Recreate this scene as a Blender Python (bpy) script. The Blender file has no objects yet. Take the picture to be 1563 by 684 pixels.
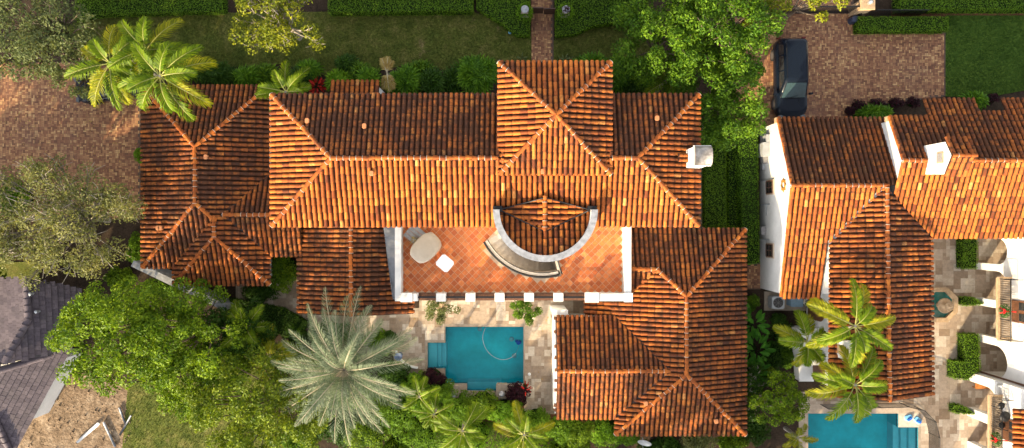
import bpy, bmesh, math, random
import numpy as np
from mathutils import Vector, Matrix
from mathutils.geometry import tessellate_polygon

random.seed(7)
RNG = np.random.default_rng(11)
C = bpy.context.scene.collection
PI = math.pi
H, F = 45.0, 1080.0          # drone height (m), focal length in pixels of the 1563 wide photograph
CX, CY = 781.5, 342.0


def P(px, py, z=0.0):
    """ground point / point at height z seen at pixel (px, py)"""
    s = (H - z) / F
    return Vector(((px - CX) * s, (CY - py) * s, z))


def XY(px, py, z=0.0):
    v = P(px, py, z)
    return (v.x, v.y)


# ------------------------------------------------------------------ objects
def origin(o):
    v = Vector((0, 0, 0))
    while o is not None:
        v = v + o.location
        o = o.parent
    return v


def tag(o, label, cat, group=None, kind=None):
    if label: o['label'] = label
    if cat: o['category'] = cat
    if group: o['group'] = group
    if kind: o['kind'] = kind
    return o


def thing(name, loc, label, cat, group=None):
    o = bpy.data.objects.new(name, None)
    C.objects.link(o)
    o.location = loc
    o.empty_display_size = 0.3
    return tag(o, label, cat, group)


class MB:
    def __init__(self):
        self.v = []; self.f = []; self.m = []; self.s = []; self.g = {}

    def face(self, idx, m=0, smooth=False):
        self.f.append(tuple(idx)); self.m.append(m); self.s.append(smooth)

    def poly(self, pts, m=0, smooth=False):
        n = len(self.v)
        self.v.extend([tuple(p) for p in pts])
        self.face(range(n, n + len(pts)), m, smooth)

    def box(self, x0, x1, y0, y1, z0, z1, m=0):
        if x0 > x1: x0, x1 = x1, x0
        if y0 > y1: y0, y1 = y1, y0
        n = len(self.v)
        self.v += [(x0, y0, z0), (x1, y0, z0), (x1, y1, z0), (x0, y1, z0), (x0, y0, z1), (x1, y0, z1), (x1, y1, z1), (x0, y1, z1)]
        for q in ((3, 2, 1, 0), (4, 5, 6, 7), (0, 1, 5, 4), (1, 2, 6, 5), (2, 3, 7, 6), (3, 0, 4, 7)):
            self.face([n + i for i in q], m)

    def obox(self, c, sx, sy, sz, rot=0.0, m=0, taper=1.0, bev=0.0):
        """box standing on c, rotated about z; taper scales the top; bev chamfers the corners in plan"""
        ca, sa = math.cos(rot), math.sin(rot)
        b = bev
        pl = [(-sx / 2 + b, -sy / 2), (sx / 2 - b, -sy / 2), (sx / 2, -sy / 2 + b), (sx / 2, sy / 2 - b), (sx / 2 - b, sy / 2), (-sx / 2 + b, sy / 2), (-sx / 2, sy / 2 - b), (-sx / 2, -sy / 2 + b)] if b else [(-sx / 2, -sy / 2), (sx / 2, -sy / 2), (sx / 2, sy / 2), (-sx / 2, sy / 2)]
        k = len(pl); n = len(self.v)
        for t, zz in ((1, 0), (taper, sz)):
            for x, y in pl:
                x *= t; y *= t
                self.v.append((c[0] + x * ca - y * sa, c[1] + x * sa + y * ca, c[2] + zz))
        self.face([n + k - 1 - i for i in range(k)], m)
        self.face([n + k + i for i in range(k)], m)
        for i in range(k):
            j = (i + 1) % k
            self.face([n + i, n + j, n + k + j, n + k + i], m)

    def tube(self, path, radii, m=0, sides=6, cap=True):
        path = [Vector(p) for p in path]
        if not hasattr(radii, '__len__'): radii = [radii] * len(path)
        n = len(self.v)
        ref = Vector((0.3, 0.2, 1)).normalized()
        for i, p in enumerate(path):
            t = (path[min(i + 1, len(path) - 1)] - path[max(i - 1, 0)])
            t = t.normalized() if t.length > 1e-9 else Vector((0, 0, 1))
            r_ = ref if abs(t.dot(ref)) < 0.93 else Vector((1, 0, 0))
            a = t.cross(r_).normalized(); b = t.cross(a)
            for k in range(sides):
                an = 2 * PI * k / sides
                q = p + (a * math.cos(an) + b * math.sin(an)) * radii[i]
                self.v.append(tuple(q))
        for i in range(len(path) - 1):
            for k in range(sides):
                k2 = (k + 1) % sides
                self.face([n + i * sides + k, n + i * sides + k2, n + (i + 1) * sides + k2, n + (i + 1) * sides + k], m, True)
        if cap:
            self.face([n + k for k in range(sides)], m)
            e = n + (len(path) - 1) * sides
            self.face([e + sides - 1 - k for k in range(sides)], m)

    def lathe(self, c, prof, m=0, sides=16, smooth=True, ang=None):
        """prof: list of (r, z) bottom to top"""
        n = len(self.v)
        for r, z in prof:
            for k in range(sides):
                a = 2 * PI * k / sides + (ang or 0)
                self.v.append((c[0] + r * math.cos(a), c[1] + r * math.sin(a), c[2] + z))
        for i in range(len(prof) - 1):
            for k in range(sides):
                k2 = (k + 1) % sides
                self.face([n + i * sides + k, n + i * sides + k2, n + (i + 1) * sides + k2, n + (i + 1) * sides + k], m, smooth)
        e = n + (len(prof) - 1) * sides
        self.face([e + k for k in range(sides)], m)

    def holes(self, outer, holes, z, m=0):
        loops = [[Vector((x, y, 0)) for x, y in outer]] + [[Vector((x, y, 0)) for x, y in h] for h in holes]
        pts = [p for l in loops for p in l]
        n = len(self.v)
        self.v += [(p.x, p.y, z) for p in pts]
        for t in tessellate_polygon(loops):
            a, b, c = [pts[i] for i in t]
            if (b - a).cross(c - a).z < 0: t = (t[0], t[2], t[1])
            self.face([n + i for i in t], m)

    def prism(self, outline, z0, z1, m=0, mtop=None):
        """vertical prism with any simple outline [(x, y)]"""
        k = len(outline)
        area = sum(outline[i][0] * outline[(i + 1) % k][1] - outline[(i + 1) % k][0] * outline[i][1] for i in range(k))
        if area < 0: outline = outline[::-1]
        self.holes(outline, [], z1, m if mtop is None else mtop)
        n = len(self.v)
        for x, y in outline: self.v.append((x, y, z0))
        for x, y in outline: self.v.append((x, y, z1))
        for i in range(k):
            j = (i + 1) % k
            self.face([n + i, n + j, n + k + j, n + k + i], m)

    def build(self, name, mats, parent=None, loc=None):
        me = bpy.data.meshes.new(name)
        off = origin(parent) if parent is not None else (Vector(loc) if loc is not None else Vector((0, 0, 0)))
        v = np.array(self.v, dtype=np.float32).reshape(-1, 3) - np.array(off, dtype=np.float32)
        me.from_pydata(v.tolist(), [], self.f)
        if not isinstance(mats, (list, tuple)): mats = [mats]
        for mm in mats: me.materials.append(mm)
        me.polygons.foreach_set('material_index', self.m)
        me.polygons.foreach_set('use_smooth', self.s)
        if self.g:
            at = me.attributes.new('grime_shade', 'FLOAT', 'POINT'); vals = np.zeros(len(self.v), dtype=np.float32)
            for i_, g_ in self.g.items(): vals[i_] = g_
            at.data.foreach_set('value', vals)
        me.update()
        o = bpy.data.objects.new(name, me)
        C.objects.link(o)
        if parent is not None: o.parent = parent
        elif loc is not None: o.location = loc
        return o


def struct(name, mb, mats, kind='structure'):
    o = mb.build(name, mats)
    o['kind'] = kind
    return o


# ------------------------------------------------------------------ materials
def nodes(name):
    m = bpy.data.materials.new(name)
    m.use_nodes = True
    nt = m.node_tree
    b = nt.nodes['Principled BSDF']
    return m, nt, b


def N(nt, typ, **kw):
    n = nt.nodes.new(typ)
    for k, v in kw.items(): setattr(n, k, v)
    return n


def ramp(nt, fac, stops, interp='LINEAR'):
    r = N(nt, 'ShaderNodeValToRGB')
    r.color_ramp.interpolation = interp
    e = r.color_ramp.elements
    e[0].position, e[0].color = stops[0][0], (*stops[0][1], 1)
    e[1].position, e[1].color = stops[-1][0], (*stops[-1][1], 1)
    for p, c in stops[1:-1]:
        x = e.new(p); x.color = (*c, 1)
    nt.links.new(fac, r.inputs[0])
    return r.outputs[0]


def noise(nt, scale, detail=3, rough=0.55, coord='Object', vec=None):
    if vec is None:
        tc = N(nt, 'ShaderNodeTexCoord'); vec = tc.outputs[coord]
    n = N(nt, 'ShaderNodeTexNoise')
    n.inputs['Scale'].default_value = scale
    n.inputs['Detail'].default_value = detail
    n.inputs['Roughness'].default_value = rough
    nt.links.new(vec, n.inputs['Vector'])
    return n.outputs['Fac']


def mixc(nt, fac, a, b, mode='MIX'):
    m = N(nt, 'ShaderNodeMix', data_type='RGBA', blend_type=mode)
    for s, val in ((m.inputs[0], fac), (m.inputs[6], a), (m.inputs[7], b)):
        if isinstance(val, (int, float)): s.default_value = val
        elif isinstance(val, tuple): s.default_value = (*val, 1)
        else: nt.links.new(val, s)
    return m.outputs[2]


def mapr(nt, val, a, b, c=0.0, d=1.0):
    m = N(nt, 'ShaderNodeMapRange')
    for i, x in enumerate((a, b, c, d)): m.inputs[i + 1].default_value = x
    nt.links.new(val, m.inputs[0])
    return m.outputs[0]


def bump(nt, b, h, strength=0.4, dist=0.02):
    n = N(nt, 'ShaderNodeBump')
    n.inputs['Strength'].default_value = strength
    n.inputs['Distance'].default_value = dist
    nt.links.new(h, n.inputs['Height'])
    nt.links.new(n.outputs[0], b.inputs['Normal'])


def plain(name, col, rough=0.6, metal=0.0, var=0.25, scale=3.0, spec=0.5, coat=0.0):
    m, nt, b = nodes(name)
    f = noise(nt, scale, 5, 0.65)
    dark = tuple(c * (1 - var) for c in col)
    nt.links.new(mixc(nt, mapr(nt, f, 0.35, 0.65), dark, col), b.inputs['Base Color'])
    b.inputs['Roughness'].default_value = rough
    b.inputs['Metallic'].default_value = metal
    b.inputs['Specular IOR Level'].default_value = spec
    b.inputs['Coat Weight'].default_value = coat
    return m


def islands(name, stops, rough=0.75, stain=None, sscale=1.2, slo=0.5, shi=0.62, fine=14.0, bumpy=0.3, spec=0.3, amount=1.0):
    """per-piece colour (each tile / brick / slab is its own island) plus weather stains"""
    m, nt, b = nodes(name)
    g = N(nt, 'ShaderNodeNewGeometry')
    col = ramp(nt, g.outputs['Random Per Island'], stops)
    ff = noise(nt, fine, 4, 0.7)
    col = mixc(nt, 1.0, col, ramp(nt, ff, [(0.25, (0.72, 0.72, 0.72)), (0.75, (1.2, 1.2, 1.2))]), 'MULTIPLY')
    if stain:
        s1 = noise(nt, sscale, 6, 0.7)
        s2 = mapr(nt, s1, slo, shi, 0.0, amount)
        col = mixc(nt, s2, col, stain)
    nt.links.new(col, b.inputs['Base Color'])
    b.inputs['Roughness'].default_value = rough
    b.inputs['Specular IOR Level'].default_value = spec
    bump(nt, b, ff, bumpy, 0.015)
    return m


def leafmat(name, c0, c1, trans=None, tw=0.35, rough=0.5, var=0.45, vscale=0.9):
    m, nt, b = nodes(name)
    g = N(nt, 'ShaderNodeNewGeometry')
    mid = tuple((x + y) / 2 for x, y in zip(c0, c1))
    col = ramp(nt, g.outputs['Random Per Island'], [(0.0, c0), (0.5, mid), (1.0, c1)])
    f = noise(nt, vscale, 3, 0.6)
    col = mixc(nt, mapr(nt, f, 0.35, 0.65), mixc(nt, 1.0, col, (1 - var, 1 - var * 0.8, 1 - var), 'MULTIPLY'), col)
    nt.links.new(col, b.inputs['Base Color'])
    b.inputs['Roughness'].default_value = rough
    b.inputs['Specular IOR Level'].default_value = 0.14
    t = N(nt, 'ShaderNodeBsdfTranslucent')
    tc = mixc(nt, 1.0, col, trans or (1.6, 1.5, 0.7), 'MULTIPLY')
    nt.links.new(tc, t.inputs[0])
    mx = N(nt, 'ShaderNodeMixShader')
    mx.inputs[0].default_value = tw
    nt.links.new(b.outputs[0], mx.inputs[1]); nt.links.new(t.outputs[0], mx.inputs[2])
    nt.links.new(mx.outputs[0], nt.nodes['Material Output'].inputs[0])
    return m


M = {}
TILE_STOPS = [(0.0, (0.14, 0.040, 0.016)), (0.12, (0.28, 0.075, 0.020)), (0.45, (0.38, 0.107, 0.024)), (0.85, (0.48, 0.142, 0.027)), (0.97, (0.56, 0.19, 0.038)), (1.0, (0.60, 0.27, 0.085))]
def tilemat():
    m, nt, b = nodes('roof_tile')
    g = N(nt, 'ShaderNodeNewGeometry')
    col = ramp(nt, g.outputs['Random Per Island'], TILE_STOPS)
    fine = noise(nt, 11.0, 5, 0.75)
    col = mixc(nt, 1.0, col, ramp(nt, fine, [(0.25, (0.62, 0.60, 0.58)), (0.75, (1.25, 1.25, 1.25))]), 'MULTIPLY')
    at = N(nt, 'ShaderNodeAttribute', attribute_name='grime_shade')
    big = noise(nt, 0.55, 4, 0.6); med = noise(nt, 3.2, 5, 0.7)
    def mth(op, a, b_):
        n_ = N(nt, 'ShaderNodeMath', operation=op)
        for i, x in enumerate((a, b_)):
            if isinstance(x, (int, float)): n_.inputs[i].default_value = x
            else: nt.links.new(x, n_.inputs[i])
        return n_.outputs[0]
    # lichen and soot: patches over the roofs, thickest below each overlap; painted shade on wing_a
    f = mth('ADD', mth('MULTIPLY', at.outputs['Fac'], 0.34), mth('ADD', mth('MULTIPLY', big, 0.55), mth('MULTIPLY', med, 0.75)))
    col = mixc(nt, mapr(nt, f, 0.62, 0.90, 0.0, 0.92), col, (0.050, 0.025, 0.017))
    nt.links.new(col, b.inputs['Base Color'])
    b.inputs['Roughness'].default_value = 0.85
    b.inputs['Specular IOR Level'].default_value = 0.15
    bump(nt, b, fine, 0.4, 0.015)
    return m


M['tile'] = tilemat()
M['pan'] = plain('roof_pan', (0.055, 0.024, 0.014), 0.95, var=0.6, scale=2.5, spec=0.1)
M['mortar'] = plain('mortar', (0.62, 0.56, 0.48), 0.9, var=0.4, scale=6, spec=0.2)
M['stucco'] = plain('white_stucco', (0.68, 0.67, 0.655), 0.85, var=0.16, scale=0.9, spec=0.25)
M['cap'] = plain('grey_cap', (0.30, 0.31, 0.34), 0.6, var=0.45, scale=4)
M['metal'] = plain('flashing_metal', (0.13, 0.14, 0.165), 0.5, 0.3, var=0.4, scale=1.5)
M['iron'] = plain('black_iron', (0.018, 0.018, 0.02), 0.45, 0.4, var=0.3)
M['trav'] = islands('travertine', [(0, (0.22, 0.155, 0.105)), (0.3, (0.32, 0.245, 0.185)), (0.7, (0.41, 0.335, 0.265)), (1, (0.52, 0.455, 0.38))], 0.7, (0.25, 0.19, 0.14), 0.5, 0.5, 0.75, 5.0, 0.15, amount=0.5)
M['grout'] = plain('grout', (0.33, 0.27, 0.21), 0.9, var=0.3)
M['lgrout'] = plain('pale_grout', (0.60, 0.42, 0.28), 0.9, var=0.3)
M['terra'] = islands('terrace_tile', [(0, (0.36, 0.080, 0.022)), (0.3, (0.47, 0.120, 0.030)), (0.75, (0.54, 0.150, 0.038)), (1, (0.62, 0.21, 0.065))], 0.65, (0.36, 0.085, 0.03), 0.6, 0.5, 0.75, 6.0, 0.15, amount=0.5)
M['brick'] = islands('brick_paver', [(0, (0.15, 0.065, 0.038)), (0.3, (0.255, 0.115, 0.062)), (0.65, (0.325, 0.162, 0.082)), (0.9, (0.44, 0.245, 0.115)), (1, (0.53, 0.33, 0.16))], 0.75, (0.14, 0.075, 0.06), 0.45, 0.5, 0.7, 6.0, 0.25, amount=0.5)
M['bgrout'] = plain('paver_joint', (0.10, 0.065, 0.05), 0.95)
M['grey_tile'] = islands('grey_roof_tile', [(0, (0.055, 0.043, 0.056)), (0.5, (0.076, 0.060, 0.074)), (1, (0.100, 0.080, 0.094))], 0.75, (0.06, 0.052, 0.055), 1.0, 0.5, 0.7, 8.0, 0.3, amount=0.5)
M['grey_pan'] = plain('grey_pan', (0.07, 0.06, 0.062), 0.9)
M['wood'] = plain('brown_wood', (0.16, 0.065, 0.03), 0.6, var=0.5, scale=8)
M['orange_wood'] = plain('orange_wood', (0.40, 0.15, 0.04), 0.5, var=0.4, scale=6)
M['bark'] = plain('bark', (0.17, 0.13, 0.10), 0.9, var=0.5, scale=9, spec=0.1)
M['pale_bark'] = plain('pale_bark', (0.36, 0.32, 0.26), 0.9, var=0.5, scale=9, spec=0.1)
M['stone'] = plain('sandstone', (0.46, 0.32, 0.19), 0.8, var=0.4, scale=5)
M['beige'] = plain('beige_fabric', (0.46, 0.39, 0.31), 0.9, var=0.12, scale=2, spec=0.1)
M['white'] = plain('white_paint', (0.8, 0.8, 0.8), 0.5, var=0.06)
M['grey'] = plain('grey_slats', (0.25, 0.24, 0.24), 0.6, var=0.3, scale=8)
M['lgrey'] = plain('light_grey_metal', (0.42, 0.44, 0.47), 0.45, 0.3, var=0.2)
M['glass'] = plain('dark_glass', (0.02, 0.025, 0.03), 0.08, spec=0.8)
M['blue'] = plain('blue_towel', (0.01, 0.12, 0.55), 0.8, var=0.2)
M['lblue'] = plain('pale_blue_towel', (0.18, 0.48, 0.75), 0.8, var=0.2)
M['red'] = plain('red_ribbon', (0.62, 0.01, 0.012), 0.5, var=0.3)
M['gold'] = plain('gold_ornament', (0.50, 0.24, 0.05), 0.5, 0.3, var=0.3)
M['copper'] = plain('weathered_cap', (0.38, 0.34, 0.31), 0.45, 0.5, var=0.6, scale=3)


def carpaint():
    m, nt, b = nodes('black_car_paint')
    b.inputs['Base Color'].default_value = (0.005, 0.009, 0.018, 1)
    b.inputs['Roughness'].default_value = 0.28
    b.inputs['Coat Weight'].default_value = 0.12
    b.inputs['Coat Roughness'].default_value = 0.06
    b.inputs['Specular IOR Level'].default_value = 0.15
    f = noise(nt, 40, 4, 0.7)
    nt.links.new(mapr(nt, f, 0.4, 0.7, 0.2, 0.45), b.inputs['Roughness'])
    return m


M['paint'] = carpaint()
M['rubber'] = plain('rubber', (0.012, 0.012, 0.013), 0.8)
M['lamp'] = plain('lamp_glass', (0.5, 0.5, 0.52), 0.1); M['tail'] = plain('tail_lens', (0.12, 0.004, 0.004), 0.15); M['head'] = plain('head_lens', (0.10, 0.11, 0.12), 0.1)


def water(name, tint):
    m, nt, b = nodes(name)
    nt.nodes.remove(b)
    tr = N(nt, 'ShaderNodeBsdfTransparent'); tr.inputs[0].default_value = (*tint, 1)
    gl = N(nt, 'ShaderNodeBsdfGlossy'); gl.inputs['Roughness'].default_value = 0.03
    fr = N(nt, 'ShaderNodeFresnel'); fr.inputs[0].default_value = 1.33
    f = noise(nt, 2.6, 4, 0.55)
    bp = N(nt, 'ShaderNodeBump'); bp.inputs['Strength'].default_value = 0.5; bp.inputs['Distance'].default_value = 0.05
    nt.links.new(f, bp.inputs['Height'])
    nt.links.new(bp.outputs[0], gl.inputs['Normal']); nt.links.new(bp.outputs[0], fr.inputs['Normal'])
    mx = N(nt, 'ShaderNodeMixShader')
    nt.links.new(fr.outputs[0], mx.inputs[0]); nt.links.new(tr.outputs[0], mx.inputs[1]); nt.links.new(gl.outputs[0], mx.inputs[2])
    nt.links.new(mx.outputs[0], nt.nodes['Material Output'].inputs[0])
    return m


M['water'] = water('pool_water', (0.50, 0.92, 0.95))
M['band'] = plain('pool_tile_band', (0.05, 0.20, 0.26), 0.25, var=0.5, scale=8)
M['plaster'] = plain('pool_plaster', (0.04, 0.60, 0.66), 0.6, var=0.28, scale=0.8)
M['pale_plaster'] = plain('pool_step_plaster', (0.36, 0.66, 0.72), 0.6, var=0.15, scale=1.2)


def groundmat(name, stops, scale, detail=8, fine=None, rough=0.95, bumpd=0.03, patch=None):
    m, nt, b = nodes(name)
    f = noise(nt, scale, detail, 0.68)
    col = ramp(nt, f, stops)
    if fine:
        g = noise(nt, fine, 4, 0.75)
        col = mixc(nt, 1.0, col, ramp(nt, g, [(0.28, (0.45, 0.45, 0.45)), (0.72, (1.5, 1.5, 1.5))]), 'MULTIPLY')
        bump(nt, b, g, 0.6, bumpd)
    if patch:
        pc, ps, lo, hi = patch
        col = mixc(nt, mapr(nt, noise(nt, ps, 6, 0.7), lo, hi), col, pc)
    nt.links.new(col, b.inputs['Base Color'])
    b.inputs['Roughness'].default_value = rough
    b.inputs['Specular IOR Level'].default_value = 0.15
    return m


M['soil'] = groundmat('mulch_soil', [(0.3, (0.020, 0.014, 0.010)), (0.7, (0.060, 0.040, 0.027))], 1.2, fine=9.0)
M['mulch'] = groundmat('bark_mulch', [(0.3, (0.05, 0.022, 0.012)), (0.7, (0.22, 0.11, 0.055))], 9.0, fine=22.0)
M['lawn'] = groundmat('lawn_turf', [(0.3, (0.070, 0.098, 0.018)), (0.5, (0.112, 0.128, 0.026)), (0.7, (0.200, 0.175, 0.060))], 0.9, fine=16.0, patch=((0.26, 0.185, 0.10), 0.75, 0.60, 0.74))
M['lawn2'] = groundmat('green_turf', [(0.3, (0.055, 0.105, 0.014)), (0.7, (0.095, 0.155, 0.022))], 0.5, fine=16.0)
M['dirt'] = groundmat('bare_dirt', [(0.25, (0.10, 0.066, 0.040)), (0.5, (0.20, 0.140, 0.090)), (0.75, (0.36, 0.28, 0.20))], 1.1, fine=5.0, bumpd=0.15)
M['blade'] = leafmat('grass_blade', (0.060, 0.088, 0.016), (0.150, 0.155, 0.040), tw=0.2)
M['blade2'] = leafmat('green_grass_blade', (0.035, 0.090, 0.014), (0.080, 0.150, 0.026), tw=0.2)

LEAF = dict(
    bright=leafmat('leaf_bright', (0.058, 0.118, 0.005), (0.235, 0.325, 0.012), tw=.26, var=.55),
    olive_green=leafmat('leaf_olive_green', (0.070, 0.115, 0.006), (0.24, 0.285, 0.014), tw=.24, var=.6),
    mixed=leafmat('leaf_mixed', (0.036, 0.095, 0.006), (0.15, 0.25, 0.012), tw=.24, var=.6),
    deep=leafmat('leaf_deep', (0.022, 0.060, 0.007), (0.06, 0.125, 0.012)),
    yellow=leafmat('leaf_yellow', (0.10, 0.130, 0.007), (0.29, 0.285, 0.016), tw=.24, var=.55),
    olive=leafmat('leaf_olive', (0.13, 0.14, 0.048), (0.27, 0.26, 0.10)),
    grey=leafmat('leaf_grey_green', (0.085, 0.11, 0.045), (0.19, 0.21, 0.085)),
    hedge=leafmat('leaf_hedge', (0.070, 0.150, 0.009), (0.155, 0.265, 0.015), vscale=2.0, var=.3),
    lime=leafmat('leaf_lime', (0.085, 0.19, 0.008), (0.20, 0.34, 0.016)),
    fan=leafmat('leaf_fan', (0.050, 0.13, 0.008), (0.18, 0.33, 0.02), var=.55),
    banana=leafmat('leaf_big', (0.040, 0.15, 0.012), (0.10, 0.28, 0.024)),
    burgundy=leafmat('leaf_burgundy', (0.020, 0.010, 0.014), (0.075, 0.018, 0.030), trans=(1.8, 0.8, 0.9)),
    red=leafmat('leaf_red', (0.30, 0.012, 0.010), (0.55, 0.03, 0.02), trans=(1.5, 0.8, 0.8)),
    palm=leafmat('leaf_palm', (0.085, 0.150, 0.005), (0.22, 0.29, 0.010)),
    palmy=leafmat('leaf_palm_yellow', (0.17, 0.200, 0.007), (0.40, 0.36, 0.018)),
    date=leafmat('leaf_date', (0.13, 0.165, 0.10), (0.29, 0.325, 0.215), trans=(1.2, 1.2, 0.9)),
    dry=leafmat('leaf_dry', (0.34, 0.22, 0.06), (0.58, 0.42, 0.17), trans=(1.2, 1.1, 0.8)),
    wreath=leafmat('leaf_wreath', (0.03, 0.10, 0.02), (0.08, 0.19, 0.04)),
)
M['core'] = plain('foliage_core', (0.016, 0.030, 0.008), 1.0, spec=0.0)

# ------------------------------------------------------------------ roofs
SP, ROW = 0.285, 0.43


def vspans(poly, u):
    vs = []
    n = len(poly)
    for i in range(n):
        (u0, v0), (u1, v1) = poly[i], poly[(i + 1) % n]
        if (u0 <= u) != (u1 <= u):
            vs.append(v0 + (v1 - v0) * (u - u0) / (u1 - u0))
    vs.sort()
    return [(vs[i], vs[i + 1]) for i in range(0, len(vs) - 1, 2)]


def tile_face(mb, pts, sp=SP, row=ROW, h=0.10, wl=0.222, wu=0.180, seg=5, dirt=0.0):
    """one roof slope of overlapping barrel tiles (islands) on a dark pan deck; material 0 tile, 1 pan"""
    pts = [Vector(p) for p in pts]
    n = Vector((0, 0, 0))
    for i in range(len(pts)):
        a, b = pts[i], pts[(i + 1) % len(pts)]
        n += Vector(((a.y - b.y) * (a.z + b.z), (a.z - b.z) * (a.x + b.x), (a.x - b.x) * (a.y + b.y)))
    n.normalize()
    if n.z < 0: n = -n
    d = Vector((0, 0, -1)) - n * (-n.z)
    d.normalize()
    u = d.cross(n).normalized()
    o = pts[0]
    P2 = [((p - o).dot(u), -(p - o).dot(d)) for p in pts]
    mb.poly([p + n * 0.0 for p in pts], 1)
    k = len(pts)
    us = [p[0] for p in P2]; vs = [p[1] for p in P2]
    u0, u1, v0 = min(us), max(us), min(vs)
    ncol = max(1, int(round((u1 - u0) / sp)))
    step = (u1 - u0) / ncol
    sc = step / sp
    for c in range(ncol):
        uc = u0 + (c + 0.5) * step
        jr = random.uniform(-0.04, 0.04)
        lo_all = [s for th in (-1, 0, 1) for s in vspans(P2, uc + th * wl * 0.49)]
        if not lo_all: continue
        top = max(s[1] for s in lo_all); bot = min(s[0] for s in lo_all)
        r0 = int((bot - v0) / row) - 1
        r1 = int((top - v0) / row) + 2
        for r in range(r0, r1):
            a = v0 + r * row - 0.06 + (jr if r > 0 else 0.0)
            b = a + row * 1.10
            ju = random.uniform(-0.012, 0.012); tilt = random.uniform(-0.012, 0.012); lift = random.uniform(0.0, 0.014); gk = random.uniform(0.3, 1.0)
            ring = []
            for i in range(seg + 1):
                th = PI * i / seg
                um = uc + ju - math.cos(th) * (wl + wu) / 4 * sc
                sel = None
                for s in vspans(P2, um):
                    aa, bb = max(a, s[0] - 0.06), min(b, s[1])
                    if bb - aa > 0.03: sel = (aa, bb); break
                if sel is None: ring.append(None); continue
                aa, bb = sel
                fa = (aa - a) / (b - a); fb = (bb - a) / (b - a)
                out = []
                fm = fa + (fb - fa) * 0.62
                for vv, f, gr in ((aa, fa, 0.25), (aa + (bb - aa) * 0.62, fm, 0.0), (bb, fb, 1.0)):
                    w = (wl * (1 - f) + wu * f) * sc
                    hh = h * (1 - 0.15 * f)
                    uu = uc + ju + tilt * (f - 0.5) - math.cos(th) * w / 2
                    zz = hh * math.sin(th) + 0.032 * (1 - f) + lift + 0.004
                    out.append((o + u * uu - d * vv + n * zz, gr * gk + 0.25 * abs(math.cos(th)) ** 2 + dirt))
                ring.append(out)
            idx = {}
            for i, rr in enumerate(ring):
                if rr is None: continue
                idx[i] = len(mb.v)
                for p_, g_ in rr:
                    mb.g[len(mb.v)] = g_; mb.v.append(tuple(p_))
            for i in range(seg):
                if i in idx and i + 1 in idx:
                    for q_ in (0, 1): mb.face([idx[i] + q_, idx[i + 1] + q_, idx[i + 1] + q_ + 1, idx[i] + q_ + 1], 0, True)


def flat_tiles(mb, pts, sp=0.27, row=0.31):
    """flat concrete tiles laid in lapped courses"""
    pts = [Vector(p) for p in pts]
    n = (pts[1] - pts[0]).cross(pts[2] - pts[0]).normalized()
    if n.z < 0: n = -n
    d = (Vector((0, 0, -1)) + n * n.z).normalized(); u = d.cross(n).normalized(); o = pts[0]
    P2 = [((p - o).dot(u), -(p - o).dot(d)) for p in pts]
    mb.poly(pts, 1)
    us = [p[0] for p in P2]; vs = [p[1] for p in P2]
    v = min(vs); r = 0
    while v < max(vs):
        uu = min(us) - (r % 2) * sp / 2
        while uu < max(us):
            a, b = uu + 0.006, uu + sp - 0.006
            s = vspans(P2, (a + b) / 2)
            for lo, hi in s:
                l2, h2 = max(v, lo), min(v + row * 1.08, hi)
                if h2 - l2 > 0.02:
                    jz = random.uniform(0, 0.012)
                    q = [(a, l2, 0.075 + jz), (b, l2, 0.075 + jz), (b, h2, 0.02 + jz), (a, h2, 0.02 + jz)]
                    mb.poly([o + u * x - d * y + n * z for x, y, z in q], 0)
            uu += sp
        v += row; r += 1


def ridge(mb, a, b, r=0.125, ln=0.34, mortar=True, lift=0.05, mi=2):
    a, b = Vector(a), Vector(b)
    t = b - a; L = t.length; t.normalize()
    side = t.cross(Vector((0, 0, 1))).normalized()
    up = side.cross(t).normalized()
    n = max(1, int(round(L / ln))); st = L / n
    # mortar bed
    if mortar:
        q = [a + side * r * 1.12 - up * 0.03, a + side * r * 0.9 + up * 0.10, a - side * r * 0.9 + up * 0.10, a - side * r * 1.12 - up * 0.03]
        base = len(mb.v)
        for off in (Vector((0, 0, 0)), b - a):
            for p in q: mb.v.append(tuple(p + off))
        for i in range(3): mb.face([base + i, base + i + 1, base + 5 + i, base + 4 + i], 1 if mi == 2 else mi)
    for i in range(n):
        p0 = a + t * (i * st - 0.01); p1 = a + t * (i * st + st * 1.06)
        j = side * random.uniform(-0.012, 0.012)
        r0, r1 = r * random.uniform(1.02, 1.1), r * 0.93
        base = len(mb.v); seg = 6
        for (pp, rr, hh) in ((p0, r0, lift + 0.03), (p1, r1, lift)):
            for k in range(seg + 1):
                th = PI * k / seg
                mb.v.append(tuple(pp + j - side * math.cos(th) * rr + up * (math.sin(th) * rr * 0.95 + hh - 0.03)))
        for k in range(seg):
            mb.face([base + k, base + k + 1, base + seg + 2 + k, base + seg + 1 + k], 0, True)
        if mortar and random.random() < 0.65:
            base = len(mb.v); rr = r0 * 1.03
            for pp in (p0 - t * 0.008, p0 + t * 0.012):
                for k in range(seg + 1):
                    th = PI * k / seg
                    mb.v.append(tuple(pp + j - side * math.cos(th) * rr + up * (math.sin(th) * rr * 0.95 + lift)))
            for k in range(seg):
                mb.face([base + k, base + k + 1, base + seg + 2 + k, base + seg + 1 + k], mi, True)


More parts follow.
